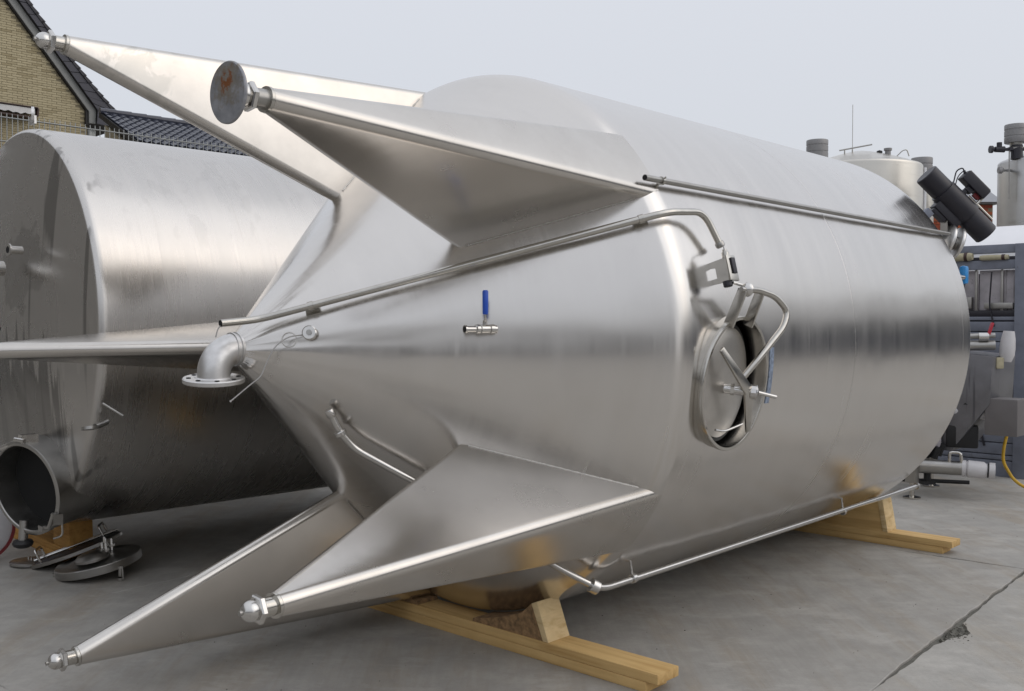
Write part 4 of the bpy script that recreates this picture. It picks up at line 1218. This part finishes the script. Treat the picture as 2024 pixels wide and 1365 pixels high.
m = MB(); m.lathe([(.052, .2), (.062, .2), (.062, .228), (.052, .228)], Vector((3.93, 8.53, .272)), pd, 24, closed=True); part('valve_seal', m, M['rubber'], sk)
m = MB(); m.tube(arc_path([(3.83, 8.55, .32), (3.83, 8.55, .41), (3.91, 8.51, .41), (3.92, 8.51, .29)], .03), .014, 10); part('pipe_bow', m, M['bright'], sk)
m = MB()
for k in range(7): m.tube([Vector((3.52 + .05 * k, 8.75 + .02 * math.sin(k * 2), .36 + .03 * math.sin(k))), Vector((3.55 + .05 * k, 8.72, .45 + .02 * math.cos(k * 3)))], .022 + .006 * (k % 3), 8)
part('valve_cluster', m, M['rubber'], sk)
m = MB(); m.tube([Vector((3.70, 8.70, .215)), Vector((3.70, 8.70, .12))], .03, 10); m.box((3.70, 8.70, .12), (.12, .08, .03)); part('pipe_stand', m, M['rubber'], sk)
m = MB(); m.tube([(3.45, 8.95, .11), (4.1, 8.75, .11)], .018, 8); part('floor_rail', m, M['rubber'], sk)
for (lx, ly) in ((3.515, 8.58), (3.95, 9.2)):
    m = MB(); m.box((lx, ly, .42 + .05), (.09, .09, .66), yawm); lg = part('leg', m, M['dull'], sk, .004)
    m = MB(); m.tube([(lx, ly, .14), (lx, ly, .02)], .022, 12); m.lathe([(0, 0), (.075, 0), (.075, .012), (.03, .022), (0, .022)], (lx, ly, .002), (0, 0, 1), 24); part('levelling_foot', m, M['pipe'], lg)
# insulated fitting on the upper pipe
m = MB(); m.tube([Vector((3.75, 8.75, 1.41)), Vector((4.24, 8.6, 1.43))], .024, 12); m.tube([Vector((3.75, 8.76, 1.33)), Vector((4.24, 8.6, 1.345))], .045, 12)
fp = part('upper_pipe', m, M['dull'], sk)
m = MB(); m.lathe([(0, 0), (.04, 0), (.062, .06), (.064, .12), (.058, .20), (.045, .27), (0, .27)], (4.325, 8.57, 1.20), (.08, 0, 1), 24); part('wrapped_fitting', m, M['whitepl'], sk)
m = MB(); m.box((4.255, 8.56, 1.19), (.07, .06, .10)); part('tape_tail', m, M['beige'], sk, .015)
m = MB(); m.box((4.19, 8.58, 1.49), (.022, .03, .11), Matrix.Rotation(R_(18), 3, 'Y')); part('red_lever', m, M['red'], sk, .006)
m = MB(); m.lathe([(0, -.04), (.035, -.04), (.035, .04), (0, .04)], (4.14, 8.6, 1.42), (.9, -.3, 0), 14); part('small_valve', m, M['bright'], sk)

# ------------------------------------------------------------------ blue grey steel rack behind
RK = Vector((4.970, 9.683, 0)); RKd = Vector((-.726, .688, 0)); RKn = Vector((.688, .726, 0))
rack = thing('steel_rack', 'blue grey painted steel rack with stained sheet panels at the right edge', 'rack', tuple(RK))
def rbox(t0, t1, h0, h1, d0, d1, name, mat, bev=.004):
    a = [RK + RKd * t0 + RKn * d0 + uz * h0, RK + RKd * t1 + RKn * d0 + uz * h0, RK + RKd * t1 + RKn * d0 + uz * h1, RK + RKd * t0 + RKn * d0 + uz * h1]
    m = MB(); m.hexa(a, [p + RKn * (d1 - d0) for p in a]); part(name, m, mat, rack, bev)
for t0 in (-.12, 2.6): rbox(t0, t0 + .12, 0, 2.32, -.03, .10, 'post', M['rack'])
rbox(-.12, 0, 0, 2.32, 1.3, 1.42, 'post', M['rack']); rbox(2.6, 2.72, 0, 2.32, 1.3, 1.42, 'post', M['rack'])
for h0, h1 in ((2.235, 2.32), (2.075, 2.165), (1.565, 1.60), (1.455, 1.55), (1.355, 1.445), (1.19, 1.345), (1.075, 1.18), (.70, .79), (.345, .44), (.225, .335), (.17, .215), (.0, .16)):
    rbox(0.002, 2.598, h0, h1, 0.0, .07, 'rail', M['rack'])
for k in range(7):
    rbox(0.01 + k * .37, .365 + k * .37, 1.665, 2.07, .085 + .008 * (k % 2), .10 + .008 * (k % 2), 'sheet_panel', M['panel'])
for tt in (.13, .375, .52, .70, .86, 1.15): rbox(tt, tt + .025, 1.60, 2.074, .05, .075, 'upright', M['dull'])
rbox(0.01, 2.59, 1.603, 1.662, .005, .08, 'gap_shadow_bar', M['blackpl'])  # black bar stands in for the shaded gap below the panels
rbox(0.01, 2.59, .80, 1.07, .45, .48, 'gap_backing', M['blackpl']); rbox(0.01, 2.59, .44, .70, .25, .28, 'gap_backing', M['rack']); rbox(0.01, 2.59, 0.02, 2.06, .60, .62, 'gap_backing', M['blackpl'])  # the black sheets are put in as the darkness of the rack's openings
rbox(0.01, 2.59, 2.17, 2.23, .5, .53, 'gap_backing', M['blackpl'])
rbox(.95, 1.25, 1.86, 1.88, .03, .05, 'dark_bolt', M['blackpl'])
m = MB()
for (tt, dd_, h0, h1, r) in ((.22, -.01, 1.50, 2.05, .008), (.47, -.012, 1.62, 2.12, .006), (.80, -.01, 1.2, 2.0, .010), (.30, -.01, .3, 1.1, .012), (.62, -.01, .2, .9, .009)):
    m.tube(arc_path([RK + RKd * tt + RKn * dd_ + uz * h1, RK + RKd * (tt + .02) + RKn * dd_ + uz * (h0 + .2), RK + RKd * (tt - .03) + RKn * dd_ + uz * h0], .08), r, 8)
part('hanging_cable', m, M['blackpl'], rack)
for (t0, t1, h0, h1) in ((.03, .30, 1.68, 1.74), (.42, .66, 1.68, 1.80), (.74, 1.0, 1.68, 1.72), (.10, .34, .80, .93), (.45, .60, .80, 1.0), (.05, .5, .445, .50)):
    rbox(t0, t1, h0, h1, .02, .08, 'stored_bar', M['dull'], .006)
def roll(label, t0, t1, r, h):
    th_ = thing('cloth_roll', label, 'roll', tuple(RK + RKd * ((t0 + t1) / 2) + uz * h))
    m = MB(); L = t1 - t0
    m.lathe([(0, 0), (r * .8, 0), (r, .03), (r * .96, L * .3), (r * 1.04, L * .6), (r, L - .03), (r * .8, L), (0, L)], RK + RKd * t0 + RKn * -.02 + uz * (h + r), RKd, 20); part('cloth', m, M['beige'], th_)
    m = MB(); m.lathe([(r * .98, 0), (r * 1.09, 0), (r * 1.09, .03), (r * .98, .03)], RK + RKd * (t0 + L * .12) + RKn * -.02 + uz * (h + r), RKd, 20, closed=True); part('strap', m, M['brownframe'], th_)
roll('thick beige roll lying on the upper rail of the blue grey rack', .40, .78, .042, 2.165)
roll('thin beige roll on the upper rail beside the rack post', .06, .33, .026, 2.165)
hz = MB(); hz.tube(arc_path([(4.50, 8.84, .62), (4.46, 8.86, .42), (4.46, 8.88, .28), (4.56, 8.86, .10), (4.70, 8.80, .020), (4.95, 8.7, .016)], .15), .014, 10)
hose = mesh_obj('yellow_hose', hz, M['yellow']); tag(hose, 'yellow hose hanging down in front of the blue grey rack', 'hose')

# ------------------------------------------------------------------ white box behind the rack
wb = thing('white_trailer', 'white flat topped box body showing above the blue grey rack', 'trailer', (7.0, 13.4, 0))
wc = Vector((7.0, 13.4, 0))
m = MB(); m.prism([wc - ux * 1.9 - uy * 1.1 + uz * .93, wc - ux * 1.9 - uy * 1.1 + uz * 2.50, wc - ux * 1.9 - uy * .5 + uz * 2.82, wc - ux * 1.9 + uy * .5 + uz * 2.82, wc - ux * 1.9 + uy * 1.1 + uz * 2.50, wc - ux * 1.9 + uy * 1.1 + uz * .93], ux * 3.8); part('box_body', m, M['white'], wb, .03)
m = MB(); m.box(wc + uz * .83, (3.7, 2.1, .14), yawm); part('chassis', m, M['blackpl'], wb)
for sx in (-.9, .9):
    for sy in (-.95, .95):
        m = MB(); cc = wc + ux * sx + uy * sy + uz * .40; m.lathe([(0, -.1), (.30, -.1), (.38, -.08), (.40, 0), (.38, .08), (.30, .1), (0, .1)], cc, uy, 28); part('wheel', m, M['rubber'], wb)

# ------------------------------------------------------------------ upright vessels in the background
def vessel(label, x, y, r, h, dome, mat, nseg=64):
    t = thing('upright_vessel', label, 'vessel', (x, y, 0), 'upright steel vessels behind the yard')
    prf = [(r - .02, 0.0), (r, .02), (r, h - .05)]
    for k in range(1, 8): prf.append((r - .05 + .05 * math.cos(PI / 2 * k / 7), h - .05 + .05 * math.sin(PI / 2 * k / 7)))
    for k in range(1, 10):
        q = 1 - k / 9; prf.append((max(.01, (r - .05) * q), h + dome * (1 - q ** 1.4)))
    me = MB(); me.lathe(prf, (0, 0, 0), (0, 0, 1), nseg)
    o = mesh_obj('shell', me, mat, t); return t
def capv(t, c, r, h, col):
    m = MB(); m.lathe([(0, 0), (r * .96, 0), (r, .01), (r, h * .30), (r * .965, h * .32), (r * .965, h * .36), (r, h * .38), (r, h * .66), (r * .965, h * .68), (r * .965, h * .72), (r, h * .74), (r, h * .97), (r * .97, h), (0, h)], c, (0, 0, 1), 32); return part('vent_cap', m, col, t)
v1 = vessel('wide domed steel vessel with thin aerial, just above the big tank', 6.36, 18.0, 1.075, 4.36, .30, M['vesselwarm'])
m = MB(); m.tube([(6.155, 17.8, 4.6), (6.155, 17.8, 5.46)], .006, 6); part('aerial', m, M['dull'], v1)
m = MB(); m.tube([(5.85, 17.6, 4.60), (6.40, 17.5, 4.69)], .014, 6); m.tube([(5.98, 17.7, 4.45), (5.98, 17.7, 4.62)], .012, 6); m.tube([(6.12, 17.7, 4.5), (6.12, 17.7, 4.64)], .012, 6); part('guard_rail', m, M['dull'], v1)
m = MB(); m.lathe([(0, 0), (.05, 0), (.05, .10), (.07, .10), (.07, .14), (0, .14)], (6.72, 17.6, 4.50), (0, 0, 1), 14); part('dome_nozzle', m, M['capgrey'], v1)
m = MB(); m.lathe([(0, 0), (.05, .02), (.05, .07), (0, .09)], (6.57, 17.6, 4.52), (0, 0, 1), 12); part('dome_plug', m, M['rubber'], v1)
m = MB(); m.tube(arc_path([(6.88, 17.6, 4.5), (6.98, 17.6, 4.60), (7.06, 17.6, 4.62), (7.10, 17.6, 4.5)], .05), .010, 6); part('dome_handle', m, M['dull'], v1)
m = MB(); m.tube([(7.395, 17.62, 0), (7.395, 17.62, 4.30)], .028, 10); part('down_pipe', m, M['white'], v1)
v2 = thing('vent_column', 'narrow grey steel column with flat cap right of the domed vessel', 'column', (7.55, 18.3, 0))
m = MB(); m.lathe([(0, 0), (.21, 0), (.21, 4.3), (0, 4.3)], (7.62, 18.3, 0), (0, 0, 1), 32); part('column_shell', m, M['vesselwarm'], v2)
capv(v2, (7.62, 18.3, 4.15), .19, .43, M['capgrey'])
m = MB(); m.tube([(7.86, 18.0, 0), (7.86, 18.0, 3.7)], .02, 8); part('side_pipe', m, M['redgask'], v2)
v0 = vessel('low steel vessel hidden behind the tank, only its banded vent cap in view', 6.20, 20.0, .9, 4.55, .25, M['vessel'])
capv(v0, (6.20, 20.0, 4.85), .215, .37, M['capgrey']); m = MB(); m.lathe([(0, 0), (.18, 0), (.18, .25), (0, .25)], (6.2, 20, 4.65), (0, 0, 1), 24); part('cap_neck', m, M['vessel'], v0)
v3 = vessel('tall grey steel vessel cut by the right edge with black valve and vent cap', 8.76, 16.0, .78, 4.17, .26, M['vessel'])
capv(v3, (8.06, 15.75, 4.40), .172, .29, M['capgrey'])
m = MB(); m.lathe([(0, 0), (.10, 0), (.12, .05), (.09, .08), (.10, .14), (0, .14)], (8.06, 15.75, 4.27), (0, 0, 1), 20); part('cap_neck', m, M['dull'], v3)
m = MB(); m.box((8.07, 15.72, 4.30), (.30, .10, .05)); m.lathe([(0, 0), (.09, 0), (.09, .22), (0, .22)], (8.06, 15.72, 4.14), (0, 0, 1), 16); m.tube([(7.66, 15.7, 4.29), (7.98, 15.7, 4.29)], .025, 10); m.lathe([(0, 0), (.045, 0), (.05, .15), (0, .15)], (7.70, 15.7, 4.29), (1, 0, 0), 12); m.lathe([(0, 0), (.04, 0), (.04, .09), (0, .09)], (7.77, 15.7, 4.31), (0, 0, 1), 12); m.lathe([(0, 0), (.06, 0), (.06, .04), (0, .04)], (7.62, 15.7, 4.29), (1, 0, 0), 12); part('black_valve', m, M['blackpl'], v3)
m = MB(); m.tube([(7.93, 15.7, 3.5), (7.93, 15.7, 4.27)], .010, 6); part('valve_rod', m, M['dull'], v3)
m = MB(); m.lathe([(0, 0), (.05, 0), (.055, .05), (.03, .08), (0, .08)], (7.76, 15.7, 3.96), (1, 0, 0), 14); m.tube([(7.8, 15.7, 3.96), (8.0, 15.8, 3.97)], .02, 8); part('level_probe', m, M['capgrey'], v3)
m = MB(); m.tube([(8.33, 15.6, 4.3), (8.33, 15.6, 4.60)], .035, 10); part('roof_pipe', m, M['capgrey'], v3)

# ------------------------------------------------------------------ small red brick building
rb_ = thing('brick_building', 'small red brick building with grey metal roof and finial cap behind the black cylinder', 'building', (9.2, 20.3, 0))
m = MB(); m.box((8.98, 20.9, 1.98), (1.70, 1.6, 3.96)); part('wall', m, M['mortar'], rb_)
bmm = MB(); bmm.box((0, 0, 0), (.165, .02, .056))
fb = None; row = 0
z = 2.6
while z < 3.93:
    x = 8.22 + (.0875 if row % 2 else 0)
    while x < 9.78:
        p = Vector((x, 20.092 + random.uniform(-.003, .003), z)) - rb_.location
        if fb is None: fb = mesh_obj('brick', bmm, M['redbrick'], rb_, p)
        else: share(fb, rb_, p)
        x += .178
    z += .068; row += 1
m = MB(); m.hexa([(8.05, 19.9, 3.965), (9.95, 19.9, 3.965), (9.95, 21.9, 3.965), (8.05, 21.9, 3.965)], [(8.5, 20.4, 4.28), (9.86, 20.4, 4.28), (9.86, 21.4, 4.28), (8.5, 21.4, 4.28)]); part('roof', m, M['roofgrey'], rb_)
m = MB(); m.box((9.0, 20.9, 3.962), (1.86, 1.76, .05)); part('eaves', m, M['capgrey'], rb_)
m = MB(); m.lathe([(0, 0), (.15, 0), (.15, .05), (.11, .06), (.14, .08), (.14, .17), (.06, .22), (.02, .24), (.02, .30), (0, .30)], (9.73, 20.6, 4.22), (0, 0, 1), 20); part('finial_cap', m, M['capgrey'], rb_)
